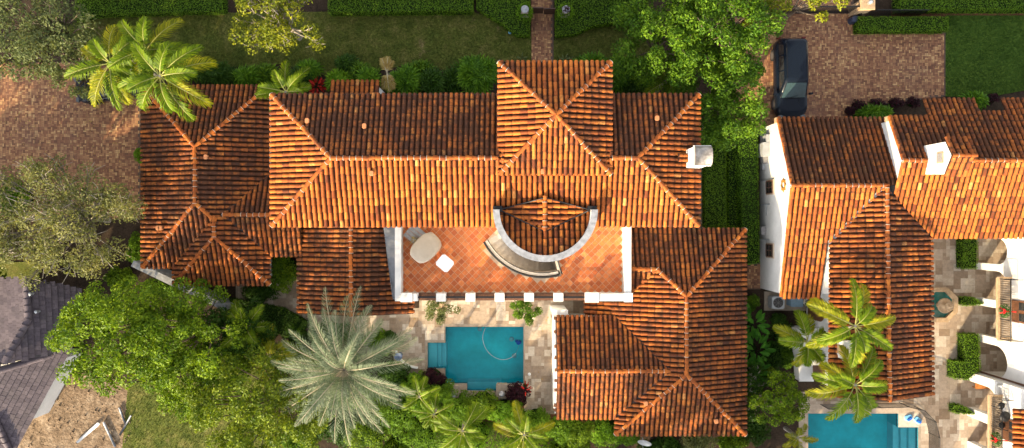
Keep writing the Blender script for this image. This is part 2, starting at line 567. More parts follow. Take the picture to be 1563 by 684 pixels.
def roof_part(parent, faces, ridges, label=None, eaves=(), dirt=0.0):  # dirt: weathering offset; on wing_a it also holds painted tree shade
    mb = MB()
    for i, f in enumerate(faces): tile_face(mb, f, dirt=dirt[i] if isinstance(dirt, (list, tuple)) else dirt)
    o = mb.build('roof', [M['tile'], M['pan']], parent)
    if label: o['label'] = label
    for a, b in ridges:
        rb = MB(); ridge(rb, a, b); rb.build('ridge_cap', [M['tile'], M['pan'], M['mortar']], o)
    for a, b in eaves:
        a, b = Vector(a), Vector(b); eb = MB()
        eb.tube([a + Vector((0, 0, -0.02)), b + Vector((0, 0, -0.02))], 0.055, 0, 6)
        eb.build('gutter', M['iron'], o)
    return o


def hip_roof(parent, x0, x1, y0, y1, ze, k, axis, e0='hip', e1='hip', ridges=True, label=None, gutters='', skip='', dirt=0.0):
    """k = tan(pitch). e0/e1 the ends at low/high coordinate along the ridge axis"""
    fs = []; rs = []
    if axis == 'x':
        hf = (y1 - y0) / 2; ym = (y0 + y1) / 2; zr = ze + hf * k
        a = Vector((x0 + (hf if e0 == 'hip' else 0), ym, zr)); b = Vector((x1 - (hf if e1 == 'hip' else 0), ym, zr))
        c = [Vector((x0, y0, ze)), Vector((x1, y0, ze)), Vector((x1, y1, ze)), Vector((x0, y1, ze))]
        if 's' not in skip: fs.append([c[0], c[1], b, a])
        if 'n' not in skip: fs.append([c[2], c[3], a, b])
        if e0 == 'hip': fs.append([c[3], c[0], a]); rs += [(c[0], a), (c[3], a)]
        if e1 == 'hip': fs.append([c[1], c[2], b]); rs += [(c[1], b), (c[2], b)]
    else:
        hf = (x1 - x0) / 2; xm = (x0 + x1) / 2; zr = ze + hf * k
        a = Vector((xm, y0 + (hf if e0 == 'hip' else 0), zr)); b = Vector((xm, y1 - (hf if e1 == 'hip' else 0), zr))
        c = [Vector((x0, y0, ze)), Vector((x1, y0, ze)), Vector((x1, y1, ze)), Vector((x0, y1, ze))]
        if 'w' not in skip: fs.append([c[3], c[0], a, b])
        if 'e' not in skip: fs.append([c[1], c[2], b, a])
        if e0 == 'hip': fs.append([c[0], c[1], a]); rs += [(c[0], a), (c[1], a)]
        if e1 == 'hip': fs.append([c[2], c[3], b]); rs += [(c[2], b), (c[3], b)]
    if (b - a).length > 0.3: rs.append((a, b))
    fs = [[p for i, p in enumerate(f) if i == 0 or (p - f[i - 1]).length > 1e-4] for f in fs]
    g = []
    if 's' in gutters: g.append((c[0], c[1]))
    if 'n' in gutters: g.append((c[2], c[3]))
    if 'w' in gutters: g.append((c[3], c[0]))
    if 'e' in gutters: g.append((c[1], c[2]))
    return roof_part(parent, fs, rs if ridges else [], label, g, dirt), zr


def roof_vent(parent, p, rot=0.0):
    """small clay hood over a vent pipe on a slope"""
    mb = MB()
    mb.obox((p[0], p[1], p[2]), 0.20, 0.24, 0.18, rot, 0, 0.8, 0.04)
    mb.obox((p[0], p[1], p[2] + 0.18), 0.23, 0.28, 0.05, rot, 0, 0.9, 0.05)
    return mb.build('roof_vent', M['vent'], parent)


M['vent'] = plain('clay_vent', (0.48, 0.19, 0.075), 0.7)


def walls(parent, outline, z0, z1, mat='stucco', name='wall'):
    mb = MB(); mb.prism(outline, z0, z1)
    return mb.build(name, M[mat], parent)


def rect(x0, x1, y0, y1): return [(x0, y0), (x1, y0), (x1, y1), (x0, y1)]


# ------------------------------------------------------------------ paving
def inside(poly, x, y):
    r = False
    n = len(poly)
    for i in range(n):
        (x0, y0), (x1, y1) = poly[i], poly[(i + 1) % n]
        if (y0 > y) != (y1 > y) and x < x0 + (x1 - x0) * (y - y0) / (y1 - y0): r = not r
    return r


def ok_rect(x0, x1, y0, y1, outer, holes):
    for x, y in ((x0, y0), (x1, y0), (x1, y1), (x0, y1), ((x0 + x1) / 2, (y0 + y1) / 2)):
        if not inside(outer, x, y): return False
        for h in holes:
            if inside(h, x, y): return False
    for h in holes:
        for hx, hy in h:
            if x0 < hx < x1 and y0 < hy < y1: return False
    return True


def basket(mb, outer, z, a=0.205, holes=()):
    xs = [p[0] for p in outer]; ys = [p[1] for p in outer]
    i0, i1 = int(min(xs) / a) - 1, int(max(xs) / a) + 1
    j0, j1 = int(min(ys) / a) - 1, int(max(ys) / a) + 1
    g = 0.006
    for i in range(i0, i1):
        for j in range(j0, j1):
            x, y = i * a, j * a
            if (i + j) % 2: cells = [(x, x + a, y, y + a / 2), (x, x + a, y + a / 2, y + a)]
            else: cells = [(x, x + a / 2, y, y + a), (x + a / 2, x + a, y, y + a)]
            for (p, q, r, s) in cells:
                if ok_rect(p, q, r, s, outer, holes):
                    t = [z + random.uniform(0, 0.006) for _ in range(2)]
                    mb.poly([(p + g, r + g, t[0]), (q - g, r + g, t[1]), (q - g, s - g, t[1]), (p + g, s - g, t[0])], 0)


def french(mb, outer, z, a=0.205, holes=(), seed=3, grow=1.0):
    """random rectangular travertine slabs"""
    rnd = random.Random(seed)
    xs = [p[0] for p in outer]; ys = [p[1] for p in outer]
    i0, j0 = int(min(xs) / a) - 1, int(min(ys) / a) - 1
    w, hgt = int(max(xs) / a) + 2 - i0, int(max(ys) / a) + 2 - j0
    used = [[False] * hgt for _ in range(w)]
    g = 0.005
    sizes = [(3, 2), (2, 3), (2, 2), (4, 2), (2, 1), (1, 2), (3, 3), (1, 1)]
    for j in range(hgt):
        for i in range(w):
            if used[i][j]: continue
            rnd.shuffle(sizes)
            for (p, q) in sizes + [(1, 1)]:
                if i + p <= w and j + q <= hgt and not any(used[i + di][j + dj] for di in range(p) for dj in range(q)):
                    x0, x1, y0, y1 = (i0 + i) * a, (i0 + i + p) * a, (j0 + j) * a, (j0 + j + q) * a
                    if ok_rect(x0, x1, y0, y1, outer, holes):
                        for di in range(p):
                            for dj in range(q): used[i + di][j + dj] = True
                        zz = z + rnd.uniform(0, 0.004)
                        mb.poly([(x0 + g, y0 + g, zz), (x1 - g, y0 + g, zz), (x1 - g, y1 - g, zz), (x0 + g, y1 - g, zz)], 0)
                        break


# ------------------------------------------------------------------ plants
def quads_obj(name, V, nper, mats, parent=None, loc=None, extra=None):
    """V (n*nper,3) leaf vertices, each leaf a quad island"""
    mb_v = V
    n = len(V) // nper
    me = bpy.data.meshes.new(name)
    off = origin(parent) if parent is not None else Vector(loc if loc is not None else (0, 0, 0))
    verts = V - np.array(off)
    ev, ef, em, es = ([], [], [], []) if extra is None else (extra.v, extra.f, extra.m, extra.s)
    if ev: verts = np.vstack([verts, np.array(ev) - np.array(off)])
    base = len(V)
    loops = np.arange(base, dtype=np.int32)
    starts = list(range(0, base, nper)); tot = [nper] * n
    ls = [loops]
    cur = base
    for f in ef:
        ls.append(np.array([base + i for i in f], dtype=np.int32)); starts.append(cur); tot.append(len(f)); cur += len(f)
    loops = np.concatenate(ls)
    me.vertices.add(len(verts)); me.vertices.foreach_set('co', verts.astype(np.float32).ravel())
    me.loops.add(len(loops)); me.loops.foreach_set('vertex_index', loops)
    me.polygons.add(len(starts)); me.polygons.foreach_set('loop_start', starts); me.polygons.foreach_set('loop_total', tot)
    me.polygons.foreach_set('material_index', [0] * n + [mm + 1 for mm in em])
    me.polygons.foreach_set('use_smooth', [False] * n + list(es))
    for mm in mats: me.materials.append(mm)
    me.update(calc_edges=True); me.validate()
    o = bpy.data.objects.new(name, me); C.objects.link(o)
    if parent is not None: o.parent = parent
    elif loc is not None: o.location = loc
    return o


def unit(a): return a / np.maximum(np.linalg.norm(a, axis=-1, keepdims=True), 1e-9)


def leafcloud(pos, nrm, size, aspect=0.5, fold=0.25, rnd=0.7, up=0.5):
    """leaf quads (diamonds) at pos facing roughly nrm"""
    n = len(pos)
    nn = unit(nrm + RNG.normal(0, rnd, (n, 3)) + np.array([0, 0, up]))
    t = unit(np.cross(nn, RNG.normal(0, 1, (n, 3))))
    b = np.cross(nn, t)
    L = (size * RNG.uniform(0.6, 1.25, (n, 1)))
    W = L * aspect
    V = np.empty((n, 4, 3))
    V[:, 0] = pos - t * L * 0.5
    V[:, 1] = pos + b * W * 0.5 + t * L * 0.05 + nn * L * fold * 0.4
    V[:, 2] = pos + t * L * 0.5
    V[:, 3] = pos - b * W * 0.5 + t * L * 0.05 + nn * L * fold * 0.4
    return V.reshape(-1, 3)


def clump_points(centers, radii, n, inner=0.35):
    centers = np.array(centers); radii = np.array(radii)
    w = radii ** 2; w = w / w.sum()
    k = RNG.choice(len(centers), n, p=w)
    d = unit(RNG.normal(0, 1, (n, 3)))
    d[:, 2] = np.where(d[:, 2] < -0.35, -d[:, 2], d[:, 2])
    r = radii[k][:, None] * RNG.uniform(inner, 1.0, (n, 1)) ** 0.6
    return centers[k] + d * r * np.array([1, 1, 0.8]), d


def tree(name, label, group, c, rx, ry, ztop, zbot, n, size, leaf, bark='bark', nclump=38, cr=0.27, aspect=0.5, twig=0.0, rot=0.0, cat='tree', trunk_r=0.16, hollow=0.45):
    """trunk, limbs and an uneven crown of leaf clumps. c = (x, y) of the crown and trunk base"""
    root = thing(name, (c[0], c[1], 0), label, cat, group)
    ph = RNG.uniform(0, 6.28, 3)
    R = (rx + ry) / 2
    zc = zbot + (ztop - zbot) * 0.35
    cr *= 0.74; cen = []; rad = []
    for i in range(nclump):
        a = 2.39996 * i + RNG.uniform(-0.5, 0.5)
        q = math.sqrt((i + 0.5) / nclump)
        f = 1 + 0.13 * math.sin(3 * a + ph[0]) + 0.10 * math.sin(5 * a + ph[1])
        q2 = q * RNG.uniform(0.86, 1.06) * f * (1 - cr * 0.6)
        hz = math.sqrt(max(0.0, 1 - min(1, q2) ** 2.2))
        x, y = q2 * rx * math.cos(a), q2 * ry * math.sin(a)
        xr = x * math.cos(rot) - y * math.sin(rot); yr = x * math.sin(rot) + y * math.cos(rot)
        z = zc + (ztop - zc) * hz * RNG.uniform(0.52, 1.0)
        cen.append((c[0] + xr, c[1] + yr, z)); rad.append(R * cr * RNG.uniform(0.7, 1.25))
        if RNG.random() < hollow:
            cen.append((c[0] + xr * 0.9, c[1] + yr * 0.9, zbot + (z - zbot) * RNG.uniform(0.2, 0.6))); rad.append(R * cr)
    pos, d = clump_points(cen, rad, n)
    V = leafcloud(pos, d * 0.8, size, aspect)
    tb = MB()
    zf = zbot * 0.75
    tb.tube([(c[0], c[1], -0.05), (c[0] + 0.05, c[1] + 0.04, zf * 0.5), (c[0], c[1], zf)], [trunk_r * 1.4, trunk_r, trunk_r * 0.85], 0, 8)
    for i in range(0, len(cen), 3 if twig == 0 else 1):
        q = Vector(cen[i]); s = Vector((c[0], c[1], zf * RNG.uniform(0.8, 1.0)))
        mid = s.lerp(q, 0.5) + Vector((RNG.uniform(-.2, .2), RNG.uniform(-.2, .2), 0.15 * R))
        tb.tube([s, mid, q], [trunk_r * 0.45, trunk_r * 0.26, 0.02], 0, 5)
        if twig:
            for _ in range(int(twig)):
                e = q + Vector(unit(RNG.normal(0, 1, 3) + np.array([0, 0, 0.6])).tolist()) * (R * cr * RNG.uniform(0.8, 1.5))
                tb.tube([mid.lerp(q, 0.6), q.lerp(e, 0.4) + Vector((0, 0, 0.05)), e], [0.03, 0.022, 0.008], 0, 4, False)
    tb.build('trunk', M[bark], root)
    quads_obj('crown', V, 4, [LEAF[leaf]], root)
    return root


def bush(name, label, group, c, rx, ry, h, n, size, leaf, nclump=16, cr=0.36, aspect=0.5, cat='shrub', z0=0.0, extra_leaf=None, up=0.5):
    R = (rx + ry) / 2
    cen = []; rad = []
    for i in range(nclump):
        a = 2.39996 * i + RNG.uniform(-.4, .4); q = math.sqrt((i + 0.5) / nclump) * (1 - cr * 0.75) * RNG.uniform(0.9, 1.12)
        hz = math.sqrt(max(0, 1 - min(1, q) ** 2))
        cen.append((c[0] + q * rx * math.cos(a), c[1] + q * ry * math.sin(a), z0 + max(R * cr * 0.5, h * hz * RNG.uniform(0.75, 1.0) - R * cr * 0.6)))
        rad.append(R * cr * RNG.uniform(0.75, 1.2))
    pos, d = clump_points(cen, rad, n, 0.55)
    V = leafcloud(pos, d, size, aspect, up=up)
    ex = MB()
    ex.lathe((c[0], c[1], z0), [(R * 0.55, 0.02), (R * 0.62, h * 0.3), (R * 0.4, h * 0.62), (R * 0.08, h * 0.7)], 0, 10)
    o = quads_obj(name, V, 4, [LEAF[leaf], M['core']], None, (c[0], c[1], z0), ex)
    return tag(o, label, cat, group)


def inset(poly, d):
    n = len(poly)
    area = sum(poly[i][0] * poly[(i + 1) % n][1] - poly[(i + 1) % n][0] * poly[i][1] for i in range(n))
    s = 1 if area > 0 else -1
    out = []
    for i in range(n):
        p0, p1, p2 = Vector(poly[i - 1]), Vector(poly[i]), Vector(poly[(i + 1) % n])
        a = (p1 - p0).normalized(); b = (p2 - p1).normalized()
        na = Vector((-a.y, a.x)) * s; nb = Vector((-b.y, b.x)) * s
        m = (na + nb); m = m.normalized() if m.length > 1e-6 else na
        out.append(tuple(p1 + m * (d / max(0.5, m.dot(na)))))
    return out


def hedge(name, label, outline, h, dens=230, size=0.085, leaf='hedge', group=None, cat='hedge', z0=0.0, rough=0.05):
    """clipped hedge: dark core prism covered in leaves"""
    xs = [p[0] for p in outline]; ys = [p[1] for p in outline]
    cx, cy = sum(xs) / len(xs), sum(ys) / len(ys)
    pts = []; nr = []
    area = (max(xs) - min(xs)) * (max(ys) - min(ys))
    q = RNG.uniform(0, 1, (int(area * dens * 1.6), 2))
    q = q * np.array([max(xs) - min(xs), max(ys) - min(ys)]) + np.array([min(xs), min(ys)])
    for x, y in q:
        if inside(outline, x, y):
            pts.append((x, y, z0 + h - abs(RNG.normal(0, rough)) + 0.03 * math.sin(x * 3.1) * math.sin(y * 2.7 + 1))); nr.append((0, 0, 1.0))
    n = len(outline)
    ar = sum(outline[i][0] * outline[(i + 1) % n][1] - outline[(i + 1) % n][0] * outline[i][1] for i in range(n))
    for i in range(n):
        a, b = outline[i], outline[(i + 1) % n]
        L = math.hypot(b[0] - a[0], b[1] - a[1])
        no = ((b[1] - a[1]) / L, -(b[0] - a[0]) / L) if ar > 0 else (-(b[1] - a[1]) / L, (b[0] - a[0]) / L)
        for _ in range(int(L * h * dens * 0.9)):
            t = RNG.random(); zz = z0 + h * RNG.random() ** 0.8; j = abs(RNG.normal(0, rough)) - 0.02
            pts.append((a[0] + (b[0] - a[0]) * t - no[0] * j, a[1] + (b[1] - a[1]) * t - no[1] * j, zz)); nr.append((no[0], no[1], 0.3))
    V = leafcloud(np.array(pts), np.array(nr), size, 0.55, rnd=0.55, up=0.1)
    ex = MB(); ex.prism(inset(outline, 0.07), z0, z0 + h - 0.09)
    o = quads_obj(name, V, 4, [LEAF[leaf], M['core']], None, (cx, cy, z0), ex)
    return tag(o, label, cat, group)


def frond_mb(base, az, e0, L, droop, wl, nl, wid=0.05, vee=0.25, hang=0.35, twist=0.0, f0=0.55, start=0.14):
    mb = MB()
    p = Vector(base); path = [p.copy()]; tang = []
    n = 14
    ca, sa = math.cos(az), math.sin(az)
    for i in range(n):
        t = (i + 0.5) / n
        e = e0 - droop * t ** 1.25
        T = Vector((math.cos(e) * ca, math.cos(e) * sa, math.sin(e)))
        tang.append(T); p = p + T * (L / n); path.append(p.copy())
    tang.append(tang[-1])
    mb.tube(path, [0.035 * (1 - 0.85 * i / n) + 0.004 for i in range(n + 1)], 1, 4, False)
    S0 = Vector((-sa, ca, 0))
    for i in range(nl):
        t = start + (1 - start) * (i + random.random() * 0.6) / nl
        k = min(n - 1, int(t * n)); fr = t * n - k
        q = path[k].lerp(path[k + 1], min(1, fr)); T = tang[k]
        Nn = S0.cross(T) * -1
        if Nn.z < 0: Nn = -Nn
        prof = max(0.12, math.sin(PI * min(1, (t * 0.86 + 0.13))) ** 0.7)
        for sd in (1, -1):
            l = wl * prof * random.uniform(0.85, 1.1)
            f = f0 + 0.55 * t + random.uniform(-0.08, 0.08)
            dr = (S0 * sd * math.cos(f) + T * math.sin(f) + Nn * (vee + random.uniform(-0.1, 0.1))).normalized()
            wv = T.cross(dr).cross(dr).normalized() * (wid * 0.5)
            m1 = q + dr * l * 0.55
            tip = q + dr * l + Vector((0, 0, -hang * l * random.uniform(0.5, 1.2)))
            b = len(mb.v)
            mb.v += [tuple(q - wv * 0.5), tuple(q + wv * 0.5), tuple(m1 + wv), tuple(m1 - wv), tuple(tip)]
            mb.face([b, b + 1, b + 2, b + 3], 0); mb.face([b + 3, b + 2, b + 4], 0)
    return mb


M['rachis'] = plain('palm_rachis', (0.30, 0.30, 0.07), 0.6)
M['rachis_pale'] = plain('palm_rachis_pale', (0.42, 0.36, 0.24), 0.7)
M['trunk_grey'] = plain('palm_trunk', (0.30, 0.27, 0.23), 0.9, var=0.5, scale=5)


def palm(name, label, heads, leaf='palm', group=None, cat='palm', L=2.6, wl=0.62, nf=13, nl=26, droop=1.2, e_lo=-0.1, e_hi=1.0, wid=0.075, tr=0.11, rachis='rachis', bark='trunk_grey', vee=0.3, hang=0.35, base=None, f0=0.55, second=None, skip=None):
    """heads: list of (x, y, z) crown centres; base: (x, y) of the trunk foot"""
    b0 = base or heads[0][:2]
    root = thing(name, (b0[0], b0[1], 0), label, cat, group)
    for hi, h in enumerate(heads):
        bb = (b0[0] + 0.35 * math.cos(hi * 2.1) * (len(heads) > 1), b0[1] + 0.35 * math.sin(hi * 2.1) * (len(heads) > 1))
        tb = MB(); path = []; rr = []
        for i in range(9):
            t = i / 8
            path.append((bb[0] + (h[0] - bb[0]) * t ** 1.5, bb[1] + (h[1] - bb[1]) * t ** 1.5, h[2] * t - 0.03)); rr.append(tr * (1.25 - 0.45 * t + (0.06 if i % 2 else 0)))
        tb.tube(path, rr, 0, 9); tb.build('trunk', M[bark], root)
        off = random.uniform(0, 6.28)
        for i in range(nf):
            az = off + 2.39996 * i + random.uniform(-0.38, 0.38)
            q = (i + 0.5) / nf
            e0 = e_hi + (e_lo - e_hi) * q ** 0.8 + random.uniform(-0.2, 0.2)
            ll = L * random.uniform(0.78, 1.12) * (0.75 + 0.3 * q if i > 1 else 0.6)
            mb = frond_mb((h[0] + 0.08 * math.cos(az), h[1] + 0.08 * math.sin(az), h[2] - 0.10 * q), az, e0, ll, droop * random.uniform(0.65, 1.3), wl, nl, wid, vee, hang, f0=f0)
            lf = LEAF[second] if (second and (q > 0.45 and random.random() < 0.7)) else LEAF[leaf]
            mb.build('frond', [lf, M[rachis]], root)
    return root


def fans(name, label, group, c, rx, ry, h, n, leaf='fan', fl=0.58, cat='shrub', k=9, wid=0.085, spread=4.4):
    """clump of stems that each end in a fan of narrow leaflets (lady palm look)"""
    V = []
    n = int(n * 0.62)
    for i in range(n):
        a = 2.39996 * i + RNG.uniform(-.4, .4); q = math.sqrt((i + .5) / n) * RNG.uniform(0.75, 1.2)
        x, y = c[0] + q * rx * math.cos(a) * 0.9, c[1] + q * ry * math.sin(a) * 0.9
        z = h * (0.45 + 0.55 * math.sqrt(max(0, 1 - min(1, q) ** 2))) * RNG.uniform(0.72, 1.05)
        out = Vector((math.cos(a) * q * 0.9, math.sin(a) * q * 0.9, 0.35)) + Vector((RNG.uniform(-.6, .6), RNG.uniform(-.6, .6), RNG.uniform(-.2, .6)))
        out.normalize()
        s = out.cross(Vector((0, 0, 1))); s = s.normalized() if s.length > 0.05 else Vector((1, 0, 0))
        nn = s.cross(out).normalized()
        o = Vector((x, y, z)) - out * fl * 0.3
        for j in range(k):
            b = (j / (k - 1) - 0.5) * spread + RNG.uniform(-.08, .08)
            d = (out * math.cos(b) + s * math.sin(b)).normalized()
            L = fl * RNG.uniform(0.8, 1.1)
            w = d.cross(nn).normalized() * wid * 0.5
            tip = o + d * L - Vector((0, 0, 0.3 * L))
            m = o + d * L * 0.6
            V += [tuple(o), tuple(m + w), tuple(tip), tuple(m - w)]
    ex = MB()
    R = (rx + ry) / 2
    ex.lathe((c[0], c[1], 0), [(min(rx, ry) * 0.6, 0.02), (min(rx, ry) * 0.5, h * 0.2), (min(rx, ry) * 0.1, h * 0.3)], 0, 8)
    o = quads_obj(name, np.array(V), 4, [LEAF[leaf], M['core']], None, (c[0], c[1], 0), ex)
    return tag(o, label, cat, group)


def bigleaf(name, label, c, r, h, n, group=None, leaf='banana', L=0.6, W=0.2, cat='plant'):
    V = []
    for i in range(n):
        a = 2.39996 * i + RNG.uniform(-.3, .3); q = math.sqrt((i + .5) / n)
        b = Vector((c[0] + q * r * 0.75 * math.cos(a), c[1] + q * r * 0.75 * math.sin(a), h * (1.05 - 0.6 * q * q) * RNG.uniform(0.7, 1.05)))
        e = 0.5 - 0.6 * q + RNG.uniform(-.25, .25)
        d = Vector((math.cos(a) * math.cos(e), math.sin(a) * math.cos(e), math.sin(e)))
        s = d.cross(Vector((0, 0, 1))).normalized(); up = s.cross(d)
        l = L * RNG.uniform(0.7, 1.2); w = W * l / L
        m1 = b + d * l * 0.35; m2 = b + d * l * 0.7 - Vector((0, 0, .06 * l)); tip = b + d * l - Vector((0, 0, .22 * l))
        for sd in (1, -1):
            V += [tuple(b), tuple(m1 + s * sd * w * 0.5 + up * 0.03), tuple(m2 + s * sd * w * 0.42), tuple(m2)]
            V += [tuple(m2), tuple(tip), tuple((m2 + s * sd * w * 0.42).lerp(tip, 0.5) + s * sd * 0.02), tuple(m2 + s * sd * w * 0.42)]
    ex = MB(); ex.lathe((c[0], c[1], 0), [(r * .4, 0.02), (r * .35, h * .3), (r * .1, h * .5)], 0, 8)
    o = quads_obj(name, np.array(V), 4, [LEAF[leaf], M['core']], None, (c[0], c[1], 0), ex)
    return tag(o, label, cat, group)


def poly_px(pts, z=0.0): return [XY(x, y, z) for x, y in pts]

# ================================================================== GROUND
pool1 = poly_px([(680, 499), (799, 499), (799, 585), (765, 585), (765, 596), (713, 596), (713, 585), (680, 585), (680, 562), (653, 562), (653, 523), (680, 523)])
pool2 = poly_px([(1233, 631), (1371, 631), (1371, 652), (1401, 652), (1401, 745), (1233, 745)])
mb = MB(); mb.holes(rect(-160, 160, -160, 160), [pool1, pool2], 0.0)
struct('ground', mb, M['soil'])

left_drive = poly_px([(-180, 95), (215, 95), (215, 335), (-180, 335)])
mb = MB(); mb.poly([(x, y, 0.02) for x, y in left_drive], 1); basket(mb, left_drive, 0.026)
struct('left_driveway', mb, [M['brick'], M['bgrout']])
right_drive = poly_px([(1165, -60), (1303, -60), (1303, 18), (1312, 48), (1443, 48), (1443, 147), (1345, 160), (1290, 182), (1290, 200), (1160, 200), (1120, 200), (1120, 26), (1165, 26)])
mb = MB(); mb.prism(right_drive, 0.004, 0.02, 1); basket(mb, right_drive, 0.026)
struct('right_driveway', mb, [M['brick'], M['bgrout']])
front_walk = poly_px([(811, -60), (845, -60), (845, 125), (811, 125)])
mb = MB(); mb.poly([(x, y, 0.024) for x, y in front_walk], 1); basket(mb, front_walk, 0.030)
struct('front_walkway', mb, [M['brick'], M['bgrout']])
side_walk = poly_px([(1140, 402), (1161, 402), (1161, 442), (1140, 442)])
mb = MB(); mb.poly([(x, y, 0.024) for x, y in side_walk], 1); basket(mb, side_walk, 0.030)
struct('side_path', mb, [M['brick'], M['bgrout']])

lawn_front = poly_px([(95, 40), (160, 22), (520, 18), (722, 18), (760, 32), (800, 55), (811, 56), (811, 112), (690, 112), (640, 95), (560, 112), (505, 118), (430, 98), (330, 104), (150, 100), (100, 80)])
mb = MB(); mb.prism(lawn_front, 0.0, 0.03); struct('front_lawn', mb, M['lawn'])
lawn_mid = poly_px([(845, 62), (900, 42), (965, 38), (1010, 60), (1010, 125), (845, 125)])
mb = MB(); mb.prism(lawn_mid, 0.0, 0.03); struct('entry_lawn', mb, M['lawn'])
lawn_right = poly_px([(1443, 24), (1700, 24), (1700, 130), (1563, 138), (1500, 150), (1443, 147)])
mb = MB(); mb.prism(lawn_right, 0.0, 0.03); struct('side_lawn', mb, M['lawn2'])
lawn_back = poly_px([(196, 585), (420, 560), (460, 760), (180, 760)])
mb = MB(); mb.prism(lawn_back, 0.0, 0.03); struct('back_lawn', mb, M['lawn'])
lawn_nb = poly_px([(-120, 400), (60, 400), (60, 470), (-120, 520)])
mb = MB(); mb.prism(lawn_nb, 0.0, 0.03); struct('neighbour_lawn', mb, M['lawn'])


def blades(name, poly, n, mat, z=0.03):
    xs = [p[0] for p in poly]; ys = [p[1] for p in poly]
    q = RNG.uniform(0, 1, (n, 2)) * np.array([max(xs) - min(xs), max(ys) - min(ys)]) + np.array([min(xs), min(ys)])
    q = np.array([p for p in q if inside(poly, p[0], p[1])])
    k = len(q)
    a = RNG.uniform(0, 6.28, k); h = RNG.uniform(0.03, 0.075, k); ln = RNG.uniform(0.02, 0.06, k); w = RNG.uniform(0.010, 0.022, k)
    V = np.zeros((k, 4, 3))
    dx, dy = np.cos(a), np.sin(a)
    base = np.stack([q[:, 0], q[:, 1], np.full(k, z)], 1)
    V[:, 0] = base + np.stack([-dy * w, dx * w, 0 * w], 1); V[:, 1] = base - np.stack([-dy * w, dx * w, 0 * w], 1)
    tip = base + np.stack([dx * ln, dy * ln, h], 1)
    V[:, 2] = tip - np.stack([-dy * w, dx * w, 0 * w], 1) * 0.3; V[:, 3] = tip + np.stack([-dy * w, dx * w, 0 * w], 1) * 0.3
    o = quads_obj(name, V.reshape(-1, 3), 4, [mat]); o['kind'] = 'stuff'
    o['label'] = name.replace('_', ' ') + ' blades'; o['category'] = 'grass'
    return o


blades('front_grass', lawn_front, 70000, M['blade'])
blades('entry_grass', lawn_mid, 18000, M['blade'])
blades('side_grass', lawn_right, 40000, M['blade2'])
blades('back_grass', lawn_back, 26000, M['blade'])

dirt = poly_px([(-60, 640), (20, 640), (70, 600), (100, 575), (150, 560), (205, 600), (200, 640), (196, 690), (196, 760), (-60, 760)])
mb = MB(); mb.prism(dirt, 0.0, 0.02); struct('bare_earth', mb, M['dirt'])
mb = MB()
for _ in range(230):
    x, y = random.uniform(30, 200), random.uniform(585, 700)
    q = XY(x, y)
    if not inside(dirt, *q): continue
    s = random.choice((0.02, 0.03, 0.03, 0.05, 0.08))
    mb.obox((q[0], q[1], 0.01), s * 2, s * random.uniform(1, 2), s * 1.1, random.uniform(0, 3), 0, 0.55, s * 0.4)
o = struct('rubble', mb, M['dirt'], 'stuff'); tag(o, 'crumbled stones and clods on the bare dirt', 'rubble')

# travertine pool deck of the main house
deck = poly_px([(360, 425), (470, 425), (470, 478), (640, 470), (640, 440), (905, 440), (905, 500), (860, 632), (800, 632), (800, 610), (690, 612), (640, 575), (604, 562), (598, 535), (602, 515), (610, 507), (560, 511), (470, 505), (360, 462)])
mb = MB(); mb.holes(deck, [pool1], 0.02, 1); french(mb, deck, 0.026, holes=[pool1])
struct('pool_deck', mb, [M['trav'], M['grout']])
court = poly_px([(1222, 598), (1400, 598), (1400, 340), (1660, 340), (1660, 760), (1222, 760)])
mb = MB(); mb.holes(court, [pool2], 0.02, 1); french(mb, court, 0.026, holes=[pool2], seed=8, a=0.23)
struct('courtyard_paving', mb, [M['trav'], M['grout']])
strip = poly_px([(1066, 190), (1077, 190), (1077, 350), (1066, 350)])
mb = MB(); mb.prism(strip, 0.0, 0.025); struct('side_kerb', mb, M['grout'])
mulch1 = poly_px([(690, 600), (792, 600), (860, 634), (960, 660), (760, 660), (690, 625)])
mb = MB(); mb.prism(mulch1, 0.0, 0.015); struct('mulch_bed', mb, M['mulch'])
mulch2 = poly_px([(1360, 16), (1700, 16), (1700, 25), (1360, 25)])
mb = MB(); mb.prism(mulch2, 0.0, 0.018); struct('hedge_mulch_bed', mb, M['mulch'])


# ================================================================== POOLS
def pool(label, outline, depth, zw, steps, ledge=None):
    xs = [p[0] for p in outline]; ys = [p[1] for p in outline]
    root = thing('swimming_pool', (min(xs), min(ys), 0), label, 'pool')
    mb = MB()
    n0 = len(mb.v)
    mb.holes(outline, [], -depth)
    k = len(outline); b = len(mb.v)
    for x, y in outline: mb.v.append((x, y, -depth))
    for x, y in outline: mb.v.append((x, y, 0.03))
    for i in range(k):
        j = (i + 1) % k
        mb.face([b + i, b + k + i, b + k + j, b + j])
    mb.build('basin', M['plaster'], root)
    mb = MB(); io = inset(outline, 0.012); b = 0
    for x, y in io: mb.v.append((x, y, -0.24))
    for x, y in io: mb.v.append((x, y, 0.026))
    for i in range(k): j = (i + 1) % k; mb.face([i, k + i, k + j, j])
    mb.build('tile_band', M['band'], root)
    for (x0, x1, y0, y1, zt) in steps:
        sb = MB(); sb.box(x0 + 0.004, x1 - 0.004, y0 + 0.004, y1 - 0.004, -depth + 0.01, zt); sb.build('step', M['pale_plaster'], root)
    wb = MB(); wb.holes(inset(outline, 0.005), [], zw); wb.build('water', M['water'], root)
    return root


